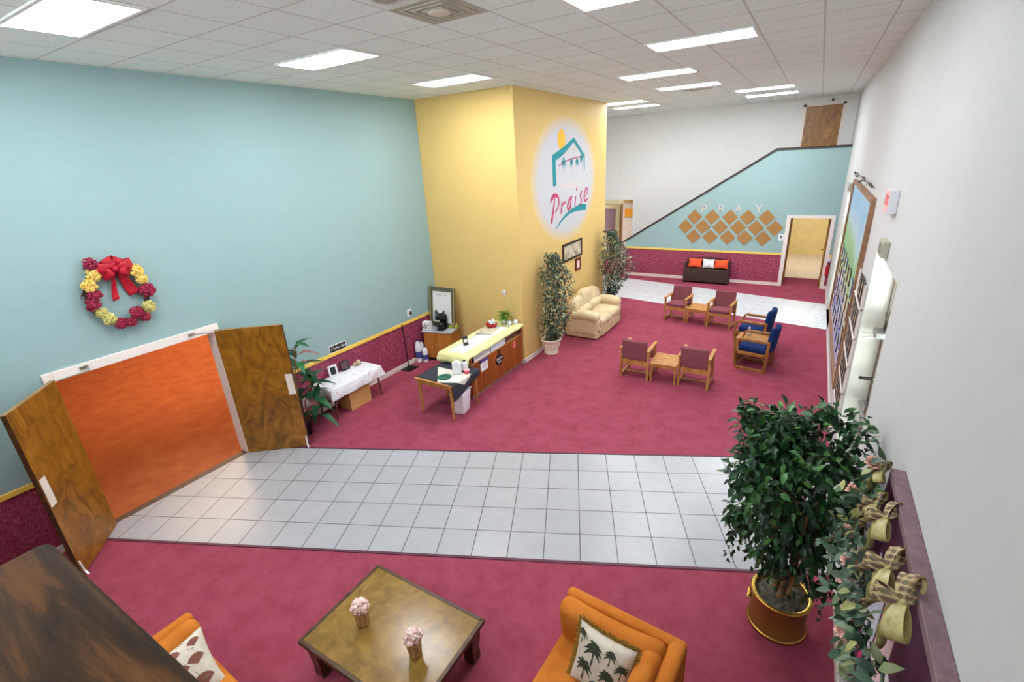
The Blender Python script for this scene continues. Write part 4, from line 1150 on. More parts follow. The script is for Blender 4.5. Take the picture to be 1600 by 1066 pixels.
def flower_vase(x, y, label):
    t = thing('flower_vase', label, 'vase', (x, y, 0.421), 0, 'amber vases of pink and white flowers')
    MB().lathe([(0, 0), (0.042, 0), (0.05, 0.01), (0.045, 0.03), (0.05, 0.09), (0.06, 0.15), (0.064, 0.17), (0.058, 0.17), (0.05, 0.14), (0, 0.14)], n=24).build('vase', 'vase', t)
    m = MB()
    for k in range(9):
        a = 2 * PI * k / 9
        m.tube([(0.048 * math.cos(a), 0.048 * math.sin(a), 0.03), (0.054 * math.cos(a + .2), 0.054 * math.sin(a + .2), 0.1), (0.062 * math.cos(a), 0.062 * math.sin(a), 0.16)], 0.006, 5)
    m.build('ribs', 'gold', t)
    f = MB()
    for k in range(120):
        d = rdir(); d.z = abs(d.z) * 1.0 - 0.15
        q = Vector((0, 0, 0.19)) + Vector((d.x * 0.068, d.y * 0.068, d.z * 0.085)) * RND.uniform(0.85, 1.05)
        f.ball(q, RND.uniform(0.01, 0.018), 6, 4)
    f.ball((0, 0, 0.19), (0.06, 0.06, 0.06))
    f.build('flowers', 'petal_pink', t)
    return t
v1 = flower_vase(4.245, -2.53, 'flower vase on the coffee table, nearer its left corner')
c = copy_tree(v1); c.location = (4.83, -2.52, 0.421); c.rotation_euler.z = 1.1; c['label'] = 'flower vase on the coffee table, standing in the bright reflection'

# ------------------------------------------------------------------ bench with pillows
t = thing('storage_bench', 'dark brown wooden bench with a curved back against the stair wall', 'bench', (4.43, 11.93, 0))
MB().box(-0.64, -0.2, 0.06, 0.64, -0.17, 0.42).build('front_panel', 'brown_bench', t, bevel=0.004)
MB().box(-0.66, -0.2, 0.42, 0.66, 0.2, 0.45).build('seat', 'brown_bench', t, bevel=0.006)
bp = [(-0.66, 0.45)] + [(0.66, 0.45)] + [(0.66 - 1.32 * k / 16, 0.72 + 0.07 * math.sin(PI * k / 16)) for k in range(17)]
MB().prism(bp, 0.16, 0.2, 'y').build('backrest', 'brown_bench', t, bevel=0.006)
for s in (-1, 1):
    MB().box(s * 0.66 - 0.025, -0.21, 0, s * 0.66 + 0.025, 0.2, 0.42).build('side_panel', 'brown_bench', t, bevel=0.004)
    a = MB().box(s * 0.66 - 0.03, -0.22, 0.6, s * 0.66 + 0.03, 0.18, 0.64).box(s * 0.66 - 0.022, -0.2, 0.44, s * 0.66 + 0.022, -0.15, 0.6)
    a.build('arm_rest', 'brown_bench', t, bevel=0.006)
for x, w_, m, l in ((-0.39, 0.42, 'orange_pillow', 'orange pillow at the left end of the dark bench'), (0.41, 0.42, 'orange_pillow', 'orange pillow at the right end of the dark bench'), (0.02, 0.36, 'white_cloth', 'white pillow between the two orange pillows on the dark bench')):
    pillow('bench_pillow', l, m, (4.43 + x, 11.995 - (0.0 if m == 'white_cloth' else 0), 0.45 + 0.158), (w_, 0.29), 0.13, rx(-0.3), group='pillows on the dark bench')

# ------------------------------------------------------------------ cork diamonds, letters, switch
for x, z, l in ((3.87, 2.05, 'top row, first from the left'), (4.40, 2.05, 'top row, second from the left'), (4.92, 2.05, 'top row, middle'), (5.42, 2.05, 'top row, fourth from the left'), (5.94, 2.05, 'top row, at its right end'),
                (3.61, 1.745, 'middle row, at its left end'), (4.14, 1.745, 'middle row, second from the left'), (4.66, 1.745, 'middle row, third from the left'), (5.18, 1.745, 'middle row, fourth from the left'), (5.68, 1.745, 'middle row, fifth from the left'), (6.19, 1.745, 'middle row, at its right end'),
                (3.88, 1.43, 'bottom row, at its left end'), (4.39, 1.43, 'bottom row, second from the left'), (4.91, 1.43, 'bottom row, middle'), (5.40, 1.43, 'bottom row, fourth from the left'), (5.91, 1.43, 'bottom row, at its right end')):
    r = 0.232
    o = MB().prism([(-r, 0), (0, -r), (r, 0), (0, r)], -0.016, 0.0, 'y').build('cork_tile', 'cork', loc=(x, YP, z), bevel=0.003)
    tag(o, 'diamond cork tile on the aqua stair wall, ' + l, 'cork board', 'diamond cork tiles on the stair wall')
M['letter'] = mottled('pale_striped_letter', [(0.3, (196, 180, 178)), (0.7, (214, 208, 202))], 20, 2, 0.6)
for ch_, x in (('P', 4.13), ('R', 4.64), ('A', 5.13), ('Y', 5.70)):
    o = lettering(ch_, 0.33, 'letter', 'wall_letter', None, 0.012, ON_NY, (0, -0.013, 0))
    o.location = (x, YP, 2.3)
    tag(o, 'pale letter %s above the cork diamonds on the stair wall' % ch_, 'letter', 'pale letters above the cork diamonds')
t = thing('light_switch', 'white switch plate with a black toggle on the stair wall beside the doorway', 'light switch', (6.39, YP, 1.48))
MB().box(-0.075, -0.008, -0.1, 0.075, 0, 0.1).build('plate', 'white_plastic', t, bevel=0.003)
MB().cbox((0.0, -0.014, 0.01), (0.03, 0.014, 0.09)).build('toggle', 'black', t, bevel=0.003)
t = thing('fire_extinguisher', 'small red fire extinguisher hanging right of the far doorway', 'fire extinguisher', (7.695, YP - 0.05, 0.42))
MB().lathe([(0, 0), (0.044, 0), (0.046, 0.02), (0.046, 0.27), (0.03, 0.31), (0.014, 0.33), (0, 0.33)], n=18).build('cylinder', 'red', t)
MB().lathe([(0.014, 0.32), (0.02, 0.34), (0.016, 0.38), (0, 0.385)], n=12).cbox((0, -0.03, 0.39), (0.014, 0.08, 0.014)).build('valve', 'black_metal', t)
MB().tube([(0.01, -0.02, 0.36), (0.03, -0.05, 0.33), (0.03, -0.052, 0.2)], 0.008, 6).build('hose', 'black', t)
MB().box(-0.03, 0.03, 0.1, 0.03, 0.05, 0.4).build('wall_bracket', 'steel', t)
o = MB().box(-0.035, -0.006, -0.07, 0.035, 0, 0.07).build('wall_notice', 'paper', loc=(7.7, YP, 0.9))
tag(o, 'small white notice above the red fire extinguisher', 'notice')

# ------------------------------------------------------------------ refreshment corner
CX0, CX1, CY0, CY1, CT = 1.66, 2.25, 1.88, 3.70, 0.90
t = thing('display_counter', 'wooden refreshment counter with an open display shelf beside the yellow block', 'counter', (CX0, CY0, 0))
L_, D_ = CY1 - CY0, CX1 - CX0
MB().box(0.04, 0.03, 0, D_ - 0.035, L_, 0.08).build('kick_plate', plain('grey_kick', (150, 118, 112), 0.6), t)
MB().box(0, 0, 0.08, D_, L_, 0.68).build('body', 'counter_wood', t, bevel=0.004)
MB().box(-0.005, -0.005, 0.68, D_ + 0.012, L_, 0.705).build('shelf', 'oak', t, bevel=0.004)
MB().box(0, 0, 0.705, D_, 0.025, CT - 0.03).build('end_panel', 'counter_wood', t); MB().box(0, L_ - 0.025, 0.705, D_, L_, CT - 0.03).build('end_panel', 'counter_wood', t)
MB().box(0, 0.025, 0.705, 0.02, L_ - 0.025, CT - 0.03).build('back_panel', 'counter_wood', t)
MB().box(D_ - 0.012, 0.025, 0.705, D_ - 0.006, L_ - 0.025, CT - 0.03).build('glass_front', 'glass', t)
MB().box(-0.005, -0.11, CT - 0.03, D_ + 0.008, L_, CT).build('top', 'counter_wood', t, bevel=0.004)
# cloth draped over it
def drape(x0, y0, x1, y1, z, drops, name, mat, label, cat, wave=0.012, n=36, off=0.006):
    """cloth over a rectangular top; drops = hem length at -x, +x, -y, +y"""
    dl, dr, df, db = drops
    def fn(u, v):
        X = (x0 - dl) + (x1 - x0 + dl + dr) * u; Y = (y0 - df) + (y1 - y0 + df + db) * v
        ox = max(x0 - X, X - x1, 0); oy = max(y0 - Y, Y - y1, 0)
        px = min(max(X, x0), x1); py = min(max(Y, y0), y1)
        d = max(ox, oy) if not (ox and oy) else math.hypot(ox, oy)
        sx = -1 if X < x0 else 1; sy = -1 if Y < y0 else 1
        w_ = wave * math.sin(17 * (X + Y) + 3) * min(1, d / 0.08)
        if ox: px += sx * (off + 0.02 * min(1, ox / 0.1) + w_)
        if oy: py += sy * (off + 0.02 * min(1, oy / 0.1) + w_)
        return (px, py, z + off - d * 0.97 + 0.0015 * math.sin(23 * X) * math.sin(19 * Y))
    o = MB().sheet(fn, n, n).build(name, mat, solid=0.004)
    return tag(o, label, cat)
drape(CX0 - 0.02, CY0 - 0.12, CX1 + 0.05, CY1 - 0.01, CT + 0.003, (0.05, 0.05, 0.17, 0.0), 'tablecloth', 'yellow_cloth', 'pale yellow cloth draped over the refreshment counter', 'tablecloth')
o = MB().sheet(lambda u, v: (1.78 + 0.34 * u, 1.86 + 1.5 * v, CT + 0.0125 + 0.001 * math.sin(9 * v)), 6, 12).build('table_runner', 'white_cloth', solid=0.003)
tag(o, 'white runner lying along the yellow counter cloth', 'table runner')
ZC = CT + 0.015
# papers and baskets in the display shelf
def sheet_sign(name, label, x, y, z, w_, h_, text=None, mat='paper', size=0.1, cat='sign'):
    t = thing(name, label, cat, (x, y, z))
    MB().box(-0.003, -w_ / 2, 0, 0.003, w_ / 2, h_).build('card', mat, t)
    if text: lettering(text, size, 'grey_text', 'lettering', t, 0.0006, ON_X, (0.0036, 0, h_ / 2), shear=0.3)
    return t
M['grey_text'] = plain('soft_grey_ink', (120, 126, 132), 0.8)
M['black_ink'] = plain('black_ink', (26, 26, 30), 0.8)
M['white_ink'] = plain('white_ink', (226, 226, 226), 0.8)
sheet_sign('paper_sign', 'white card with slanted grey script in the counter display', CX1 + 0.006, 2.24, 0.706, 0.52, 0.15, 'Welcome', size=0.12)
sheet_sign('paper_sign', 'pale blue card beside the script card in the counter display', CX1 + 0.006, 2.78, 0.706, 0.5, 0.145, None, plain('pale_blue_card', (206, 218, 232), 0.8))
b = thing('wicker_basket', 'olive woven basket in the far end of the counter display', 'basket', (2.06, 3.32, 0.706))
q = MB()
for k in range(6):
    q.lathe([(0.13 + 0.004 * k, 0.0 + 0.022 * k), (0.145 + 0.004 * k, 0.011 + 0.022 * k), (0.133 + 0.004 * k, 0.022 + 0.022 * k)], n=28)
q.lathe([(0, 0.002), (0.13, 0.002)], n=28)
for i, v_ in enumerate(q.v): q.v[i] = Vector((v_.x, v_.y * 1.75, v_.z))
q.build('weave', mottled('olive_wicker', [(0.3, (70, 66, 40)), (0.7, (140, 130, 84))], 60, 3, 0.8), b)
q = MB()
for k in range(26): q.ball((RND.uniform(-.09, .09), RND.uniform(-.17, .17), RND.uniform(.08, .115)), RND.uniform(.02, .03), 7, 5)
q.build('contents', mottled('dried_filling', [(0.3, (96, 90, 60)), (0.7, (190, 182, 140))], 14, 3, 0.8), b)
# things on the counter front
t = thing('notice_pad', 'white notice with a violet top fixed to the counter front', 'notice', (CX1, 2.26, 0.46))
MB().box(0, -0.11, 0, 0.03, 0.11, 0.22).build('pad', 'paper', t, bevel=0.003)
MB().box(0, -0.115, 0.17, 0.036, 0.115, 0.23).build('binding', plain('violet_binding', (92, 80, 140), 0.5), t, bevel=0.003)
for k in range(3): MB().box(0.03, -0.07, 0.06 + 0.035 * k, 0.0306, 0.07, 0.066 + 0.035 * k).build('text_line', 'grey_text', t)
t = thing('hanging_plaque', 'black apple-shaped plaque with white lettering on the counter front', 'plaque', (CX1, 2.79, 0.46))
pq = [(0.125 * math.cos(2 * PI * k / 24) * (1 + 0.06 * math.cos(4 * PI * k / 24)), 0.11 * math.sin(2 * PI * k / 24)) for k in range(24)]
MB().prism(pq, 0, 0.012, 'x').prism([(-0.02, 0.1), (0.02, 0.1), (0.045, 0.2), (0.015, 0.2)], 0, 0.012, 'x').build('plaque', 'black', t, bevel=0.002)
lettering('BREW', 0.075, 'white_ink', 'lettering', t, 0.001, ON_X, (0.013, 0, 0.02)); lettering('BAR', 0.06, 'white_ink', 'lettering', t, 0.001, ON_X, (0.013, 0, -0.045))
o = MB().box(0, -0.05, -0.07, 0.004, 0.05, 0.07).build('sticky_note', plain('pink_note', (226, 112, 112), 0.8), loc=(CX1, 3.38, 0.57))
tag(o, 'pink note stuck on the counter front near the yellow block', 'note')
# things on top
t = thing('photo_stand', 'small black easel card standing on the near end of the counter', 'card', (1.93, 2.2, ZC), -0.5)
MB().cbox((0, 0, 0.09), (0.012, 0.1, 0.17), ry(-0.2)).build('card', 'black', t, bevel=0.002)
MB().cbox((0.009, 0, 0.095), (0.003, 0.07, 0.06), ry(-0.2)).build('picture', 'print_pale', t)
MB().bar((-0.01, 0, 0.12), (-0.07, 0, 0.0), 0.012).build('prop', 'black', t)
t = thing('magazine', 'open printed magazine lying on the counter', 'magazine', (1.87, 3.0, ZC), 0.2)
mg = mottled('magazine_print', [(0.3, (150, 132, 108)), (0.5, (214, 204, 184)), (0.7, (190, 168, 130))], 12, 4, 0.6)
MB().sheet(lambda u, v: (0.17 * u, 0.36 * v - 0.18, 0.004 + 0.015 * math.sin(PI * u)), 8, 3).build('page', mg, t, solid=0.004)
MB().sheet(lambda u, v: (-0.17 * u, 0.18 - 0.36 * v, 0.004 + 0.015 * math.sin(PI * u)), 8, 3).build('page', mg, t, solid=0.004)
t = thing('serving_tray', 'dark red serving dish holding clear bags at the far end of the counter', 'dish', (1.8, 3.27, ZC))
MB().lathe([(0, 0), (0.09, 0), (0.115, 0.05), (0.12, 0.07), (0.11, 0.07), (0.085, 0.012), (0, 0.012)], n=24).build('dish', 'red', t)
q = MB()
for k in range(9): q.ball((RND.uniform(-.06, .06), RND.uniform(-.06, .06), 0.06 + RND.uniform(0, .07)), (RND.uniform(.03, .045), RND.uniform(.03, .045), .03), 7, 5)
q.build('bagged_sweets', plain('clear_wrap', (214, 220, 222), 0.25), t)
t = thing('small_potted_plant', 'bright green grassy plant in a white pot on the counter', 'potted plant', (1.95, 3.52, ZC))
MB().lathe([(0, 0), (0.05, 0), (0.062, 0.1), (0.064, 0.11), (0.055, 0.11), (0.05, 0.09), (0, 0.09)], n=20).build('pot', 'white_plastic', t)
q = MB()
for k in range(70):
    a = RND.uniform(0, 2 * PI); e = RND.uniform(0.1, 1.0); d = Vector((math.cos(a) * (1.1 - e), math.sin(a) * (1.1 - e), e))
    q.leaf((0, 0, 0.1 + 0.1 * RND.random()), d, (0, 0, 1), RND.uniform(.14, .22), .03, .1, .6)
q.build('foliage', 'leaf_bright', t)
t = thing('balloon_pick', 'small round silver balloon on a thin stick above the counter plant', 'balloon', (2.02, 3.47, ZC + 0.06))
MB().tube([(-0.05, 0.04, 0.03), (0.0, 0.0, 0.6)], 0.003, 5).build('stick', 'steel', t)
MB().ball((0, 0, 0.63), (0.05, 0.03, 0.06), 16, 10).build('balloon', mottled('silver_foil', [(0.3, (130, 130, 140)), (0.5, (210, 208, 214)), (0.7, (186, 150, 150))], 30, 2, 0.2), t)
def mug(x, y, l, a):
    t = thing('mug', l, 'mug', (x, y, ZC), a, 'white mugs on the counter')
    MB().lathe([(0, 0), (0.038, 0), (0.042, 0.01), (0.042, 0.09), (0.037, 0.09), (0.036, 0.012), (0, 0.012)], n=20).build('cup', 'white_plastic', t)
    MB().tube([(0.04, 0, 0.075), (0.065, 0, 0.07), (0.068, 0, 0.035), (0.04, 0, 0.02)], 0.006, 6).build('handle', 'white_plastic', t)
    return t
mug(2.08, 3.5, 'white mug right of the small potted plant on the counter', 0.4)
mug(2.17, 3.61, 'white mug closest to the corner of the yellow block', 1.5)
mug(1.86, 3.62, 'white mug behind the small potted plant', 2.5)
t = thing('clock', 'small round white clock leaning at the far end of the counter', 'clock', (2.14, 3.4, ZC + 0.062), -0.9)
q = MB(); q.xf = Matrix.Rotation(PI / 2 - 0.25, 4, 'X'); q.lathe([(0, -0.015), (0.055, -0.015), (0.06, 0.0), (0.055, 0.015), (0.048, 0.013), (0, 0.012)], n=24); q.build('case', 'white_plastic', t)
q = MB(); q.xf = Matrix.Rotation(PI / 2 - 0.25, 4, 'X'); q.bar((0, 0, .0135), (0.0, 0.035, .0135), 0.004, 0.002).bar((0, 0, .0135), (0.022, 0.01, .0135), 0.004, 0.002); q.build('hands', 'black_ink', t)
o = MB().sheet(lambda u, v: (1.98 + 0.16 * u + 0.03 * v, 3.2 + 0.14 * v, ZC + 0.004 + 0.006 * math.sin(4 * u)), 6, 4).build('napkin', 'paper', solid=0.004)
tag(o, 'white napkin lying between the magazine and the clock', 'napkin')

# golden oak table with its cloths
TX, TY, TZ = 2.06, 1.44, 0.70
t = thing('wooden_table', 'small golden oak table with turned legs in front of the counter', 'table', (TX, TY, 0))
a, b = 0.40, 0.40
MB().box(-a, -b, TZ - 0.028, a, b, TZ).build('tabletop', 'oak', t, bevel=0.008)
MB().box(-a + 0.05, -b + 0.05, TZ - 0.11, a - 0.05, -b + 0.075, TZ - 0.028).box(-a + 0.05, b - 0.075, TZ - 0.11, a - 0.05, b - 0.05, TZ - 0.028).box(-a + 0.05, -b + 0.075, TZ - 0.11, -a + 0.075, b - 0.075, TZ - 0.028).box(a - 0.075, -b + 0.075, TZ - 0.11, a - 0.05, b - 0.075, TZ - 0.028).build('apron', 'oak', t, bevel=0.003)
for sx in (-1, 1):
    for sy in (-1, 1):
        c = (sx * (a - 0.06), sy * (b - 0.06), 0)
        MB().lathe([(0, 0), (0.013, 0), (0.022, 0.03), (0.016, 0.07), (0.02, 0.09), (0.019, 0.12), (0.028, 0.4), (0.031, 0.55), (0.026, 0.57), (0.032, 0.59), (0.032, 0.672)], c, 16).build('leg', 'oak', t)
# charcoal cloth laid as a band across the table, hanging over its right side
def fold_cloth(pts, z, mat, name, label, cat, hang=None, thick=0.003):
    """quad cloth (4 corners) that folds down over the table edge"""
    P = [Vector(q) for q in pts]
    def fn(u, v):
        q = P[0].lerp(P[1], u).lerp(P[3].lerp(P[2], u), v)
        x, y = q.x, q.y; zz = z
        ox = max(x - (TX + a + 0.004), 0); oy = max((TY - b - 0.004) - y, 0)
        zz -= math.hypot(ox, oy)
        if ox: x = TX + a + 0.006 + 0.03 * ox + 0.006 * math.sin(14 * y)
        if oy: y = TY - b - 0.006 - 0.03 * oy
        return (x, y, zz)
    o = MB().sheet(fn, 26, 26).build(name, mat, solid=thick)
    return tag(o, label, cat)
news = tiles('checked_linen', (228, 224, 212), (222, 216, 204), (196, 186, 166), 0.09, 0.09, 0.006, rough=0.85, bmp=0, offset=0.0)
def hung_cloth(corner, nu, nv, drop, z, mat, name, label, cat):
    """cloth on the table top whose right edge runs on down the side by drop(v)"""
    P = [Vector(q) for q in corner]          # left-front, right-front, right-back, left-back; right ones lie on the table edge
    xe = TX + a + 0.005
    def fn(u, v):
        k = u * 1.35
        if k <= 1:
            q = P[0].lerp(P[1], k).lerp(P[3].lerp(P[2], k), v); return (q.x, q.y, z)
        q = P[1].lerp(P[2], v); d = drop(v) * (k - 1) / 0.35
        return (xe + (q.x - (TX + a)) + 0.012 * math.sin(9 * v) * min(1, d * 8) + 0.01, q.y, z - d)
    o = MB().sheet(fn, nu, nv).build(name, mat, solid=0.003)
    return tag(o, label, cat)
hung_cloth([(TX - a + 0.01, TY - b + 0.05), (TX + a, TY - b + 0.02), (TX + a, TY + b - 0.02), (TX - a + 0.02, TY + b - 0.02)], 30, 24, lambda v: 0.30 - 0.2 * v, TZ + 0.004, 'charcoal', 'tablecloth', 'charcoal cloth over the golden oak table, hanging down its right side', 'tablecloth')
hung_cloth([(2.17, TY - b + 0.012), (TX + a + 0.008, 1.18), (TX + a + 0.008, 1.56), (1.76, 1.56)], 30, 20, lambda v: 0.12 * (1 - abs(2 * v - 1)) + 0.001, TZ + 0.0095, news, 'linen_square', 'cream checked linen square laid slantwise over the charcoal cloth', 'cloth')
ZT = TZ + 0.0125
o = MB().lathe([(0, 0), (0.09, 0), (0.115, 0.014), (0.118, 0.018), (0.09, 0.008), (0, 0.006)], n=32).build('plate', 'green', loc=(2.16, 1.25, ZT))
tag(o, 'round dark green plate on the golden oak table', 'plate')
t = thing('napkin_stack', 'tall stack of white napkins on the golden oak table', 'napkins', (2.25, 1.49, ZT), 0.5)
MB().rbox((0, 0, 0.1), (0.15, 0.1, 0.2), 0.012).build('napkins', 'white_cloth', t)
MB().cbox((0, 0, 0.21), (0.08, 0.09, 0.02)).build('top_napkin', 'white_cloth', t, bevel=0.006)
t = thing('snack_bag', 'white bag with a dark tie standing behind the napkins', 'bag', (2.31, 1.63, ZT))
MB().rbox((0, 0, 0.09), (0.1, 0.09, 0.18), 0.035, None, lambda q: (q.x * (1 - 1.6 * max(0, q.z)), q.y * (1 - 1.6 * max(0, q.z)), q.z)).build('bag', 'white_plastic', t)
MB().ball((0, 0, 0.185), (0.025, 0.025, 0.018)).build('tie', 'black', t)
t = thing('red_tub', 'low red tub with a pale lid at the far corner of the golden oak table', 'tub', (2.395, 1.56, ZT))
MB().lathe([(0, 0), (0.045, 0), (0.052, 0.055), (0, 0.055)], n=20).build('tub', plain('rose_red_plastic', (206, 60, 84), 0.4), t)
MB().lathe([(0.054, 0.055), (0.054, 0.068), (0, 0.07)], n=20).build('lid', plain('pink_lid', (236, 170, 176), 0.5), t)
t = thing('waste_bin', 'white plastic waste bin under the golden oak table', 'bin', (2.3, 1.46, 0), 0.2)
def binwarp(q): 
    k = 1 + 0.16 * (q.z / .2); return (q.x * k, q.y * k, q.z)
MB().rbox((0, 0, 0.2), (0.22, 0.3, 0.4), 0.03, None, binwarp).build('body', 'white_plastic', t)
MB().rbox((0, 0, 0.405), (0.275, 0.375, 0.03), 0.012).build('rim', 'white_plastic', t)
MB().rbox((0, 0, 0.419), (0.235, 0.33, 0.006), 0.002).build('liner', plain('bin_liner', (196, 196, 206), 0.6), t)

# corner cabinet and what stands on it
t = thing('corner_cabinet', 'wooden cabinet with a grey laminate top in the corner of the yellow block', 'cabinet', (0.42, 3.30, 0), math.radians(12))
MB().box(-0.32, -0.22, 0.06, 0.34, 0.2, 0.66).build('body', 'cab_wood', t, bevel=0.004)
MB().box(-0.3, -0.2, 0, 0.32, 0.18, 0.06).build('plinth', 'darktrim', t)
for x0, x1 in ((-0.31, 0.005), (0.012, 0.33)):
    d = MB().box(x0, -0.238, 0.08, x1, -0.22, 0.645).build('door', 'cab_wood', t, bevel=0.003)
    MB().ball(((x1 - 0.03) if x0 < -0.1 else (x0 + 0.03), -0.248, 0.4), 0.012).build('knob', 'steel', d)
MB().box(-0.345, -0.25, 0.66, 0.365, 0.21, 0.69).build('top', 'grey_lam', t, bevel=0.004)
ZB = 0.692
t = framed('framed_poster', 'large olive-framed white poster leaning in the corner on the cabinet', 'framed poster', (0.4, 3.47, ZB + 0.44), 0.7, 0.86, 'olive', 'print_w' if 'print_w' in M else 'paper', ON_NY, 0.085, 0.04, rx(-0.12))
gp = MB(); gp.xf = (ON_NY @ rx(-0.12)).to_4x4()
gp.box(-0.34, -0.42, 0.04, -0.315, 0.42, 0.043); gp.box(0.315, -0.42, 0.04, 0.34, 0.42, 0.043)
gp.build('gilt_strip', 'gold', t)
sc = MB(); sc.xf = (ON_NY @ rx(-0.12)).to_4x4()
for x0, n_ in ((-0.19, 9), (0.06, 5)):
    q = [(x0 + 0.022 * k, 0.26 + 0.012 * ((-1) ** k)) for k in range(n_)]
    for k in range(n_ - 1): sc.bar((q[k][0], q[k][1], 0.0215), (q[k + 1][0], q[k + 1][1], 0.0215), 0.006, 0.002)
sc.build('script_line', 'grey_text', t)
sc = MB(); sc.xf = (ON_NY @ rx(-0.12)).to_4x4()
sc.prism([(-0.24, -0.2), (-0.18, -0.06), (-0.12, -0.12), (-0.1, -0.2), (-0.14, -0.33), (-0.24, -0.33)], 0.0205, 0.0225)
sc.build('blue_figure', plain('dusty_blue_ink', (116, 150, 166), 0.8), t)
t = thing('coffee_maker', 'black drip coffee maker on the corner cabinet', 'coffee maker', (0.52, 3.22, ZB), math.radians(12))
MB().rbox((0, 0.02, 0.02), (0.17, 0.22, 0.04), 0.015).build('base', 'black', t)
MB().rbox((0, 0.1, 0.17), (0.16, 0.07, 0.3), 0.02).build('column', 'black', t)
MB().rbox((0, 0.02, 0.29), (0.18, 0.22, 0.1), 0.03).build('head', 'black', t)
cf = MB().lathe([(0, 0.04), (0.062, 0.04), (0.075, 0.1), (0.068, 0.17), (0.05, 0.19), (0, 0.19)], (0, -0.03, 0), 24).build('carafe', plain('dark_glass', (30, 26, 26), 0.08, spec=0.8), t)
MB().tube([(-0.06, -0.04, 0.16), (-0.12, -0.05, 0.15), (-0.12, -0.05, 0.08), (-0.07, -0.04, 0.07)], 0.012, 8).build('handle', 'black', cf)
q = MB()
ar = [(0.1 * math.cos(PI + PI * k / 12), -0.02, 0.44 + 0.08 * math.sin(PI + PI * k / 12)) for k in range(13)]
q.tube(ar, 0.02, 8); q.build('raised_lid', 'black', t)
t = thing('cup_carton', 'white carton with black marks standing on the left of the corner cabinet', 'carton', (0.2, 3.12, ZB), math.radians(12))
MB().box(-0.09, -0.06, 0, 0.09, 0.06, 0.18).build('carton', 'paper', t, bevel=0.003)
q = MB()
for k in range(16):
    x, z = RND.uniform(-.07, .07), RND.uniform(.03, .16); q.cbox((x, -0.061, z), (RND.uniform(.012, .03), .002, RND.uniform(.012, .03)), ry(RND.uniform(0, 3)))
q.build('printed_marks', 'black_ink', t)
o = MB().rbox((0, 0, 0.035), (0.2, 0.09, 0.07), 0.008).build('tea_box', plain('lime_green_box', (160, 184, 60), 0.6), loc=(0.69, 3.43, ZB), rotz=0.2)
tag(o, 'flat lime green box at the back right of the corner cabinet', 'box')
o = MB().rbox((0, 0, 0.02), (0.12, 0.08, 0.04), 0.015).build('sweet_packet', plain('pink_packet', (236, 150, 146), 0.5), loc=(0.7, 3.43, ZB + 0.07), rotz=0.5)
tag(o, 'pink packet on top of the lime green box', 'packet')
def jug(x, y, h, l):
    t = thing('water_jug', l, 'jug', (x, y, 0), 0, 'white bottles beside the corner cabinet')
    MB().lathe([(0, 0), (0.06, 0), (0.065, 0.02), (0.065, h * 0.72), (0.045, h * 0.86), (0.022, h * 0.93), (0.022, h * 0.97), (0, h * 0.97)], n=20).build('body', 'white_plastic', t)
    MB().lathe([(0.0662, h * 0.2), (0.0664, h * 0.5)], n=20).build('label_band', plain('blue_label', (70, 84, 150), 0.4), t)
    MB().lathe([(0.026, h * 0.955), (0.026, h), (0, h)], n=14).build('cap', plain('navy_cap', (34, 40, 110), 0.4), t)
    return t
jug(0.09, 2.86, 0.52, 'tall white bottle closest to the wall beside the corner cabinet')
jug(0.075, 2.985, 0.46, 'white bottle squeezed between the tall bottle and the corner cabinet')
jug(0.215, 2.93, 0.36, 'short white bottle standing in front of the corner cabinet')

# wall table with white cloth
t = thing('folding_table', 'brown-legged folding table under a white cloth against the burgundy wainscot', 'table', (0.3, 0.78, 0))
MB().box(-0.25, -0.57, 0.565, 0.24, 0.57, 0.595).build('tabletop', 'tablewood', t, bevel=0.004)
for sx in (-1, 1):
    for sy in (-1, 1):
        MB().bar((sx * 0.21, sy * 0.52, 0), (sx * 0.2, sy * 0.48, 0.566), 0.028).build('leg', plain('brown_metal_leg', (110, 62, 50), 0.5), t, bevel=0.004)
drape(0.045, 0.21, 0.545, 1.35, 0.598, (0.0, 0.21, 0.2, 0.16), 'tablecloth', mottled('embroidered_white_cloth', [(0.0, (228, 228, 236)), (0.62, (232, 232, 240)), (0.66, (168, 164, 176)), (0.74, (206, 206, 216))], 11, 2, 0.85), 'white embroidered cloth over the table by the wainscot', 'tablecloth', 0.01)
ZW = 0.609
framed('framed_photo', 'white framed black and white print standing on the white cloth', 'picture frame', (0.12, 0.62, ZW + 0.105), 0.17, 0.21, 'white_plastic', 'print_bw' if 'print_bw' in M else 'black', rz(-0.2) @ ON_X, 0.035, 0.015, rx(-0.2))
framed('framed_photo', 'dark photograph in a black frame on the white cloth', 'picture frame', (0.1, 0.9, ZW + 0.1), 0.18, 0.19, 'black', mottled('dim_photo', [(0.3, (60, 44, 52)), (0.7, (120, 96, 104))], 14, 3, 0.4), rz(-0.1) @ ON_X, 0.015, 0.015, rx(-0.15))
o = MB()
for k in range(7): o.ball((RND.uniform(-.04, .04), RND.uniform(-.06, .06), 0.03 + RND.uniform(0, .04)), RND.uniform(.025, .04), 8, 6)
o = o.build('sugar_sachets', plain('beige_paper', (214, 190, 160), 0.8), loc=(0.14, 1.14, ZW)); tag(o, 'small heap of beige paper sachets at the far end of the white cloth', 'sachets')
t = thing('script_sign', 'black sign with white script reading Coffee Bar resting on the yellow rail', 'sign', (0.0, 0.9, RZ + 0.035))
MB().box(0.002, -0.19, 0, 0.016, 0.19, 0.14).build('frame', 'white_plastic', t, bevel=0.002)
MB().box(0.016, -0.175, 0.013, 0.018, 0.175, 0.127).build('face', 'black', t)
lettering('Coffee Bar', 0.075, 'white_ink', 'lettering', t, 0.0008, ON_X, (0.0185, 0, 0.07), shear=0.3)
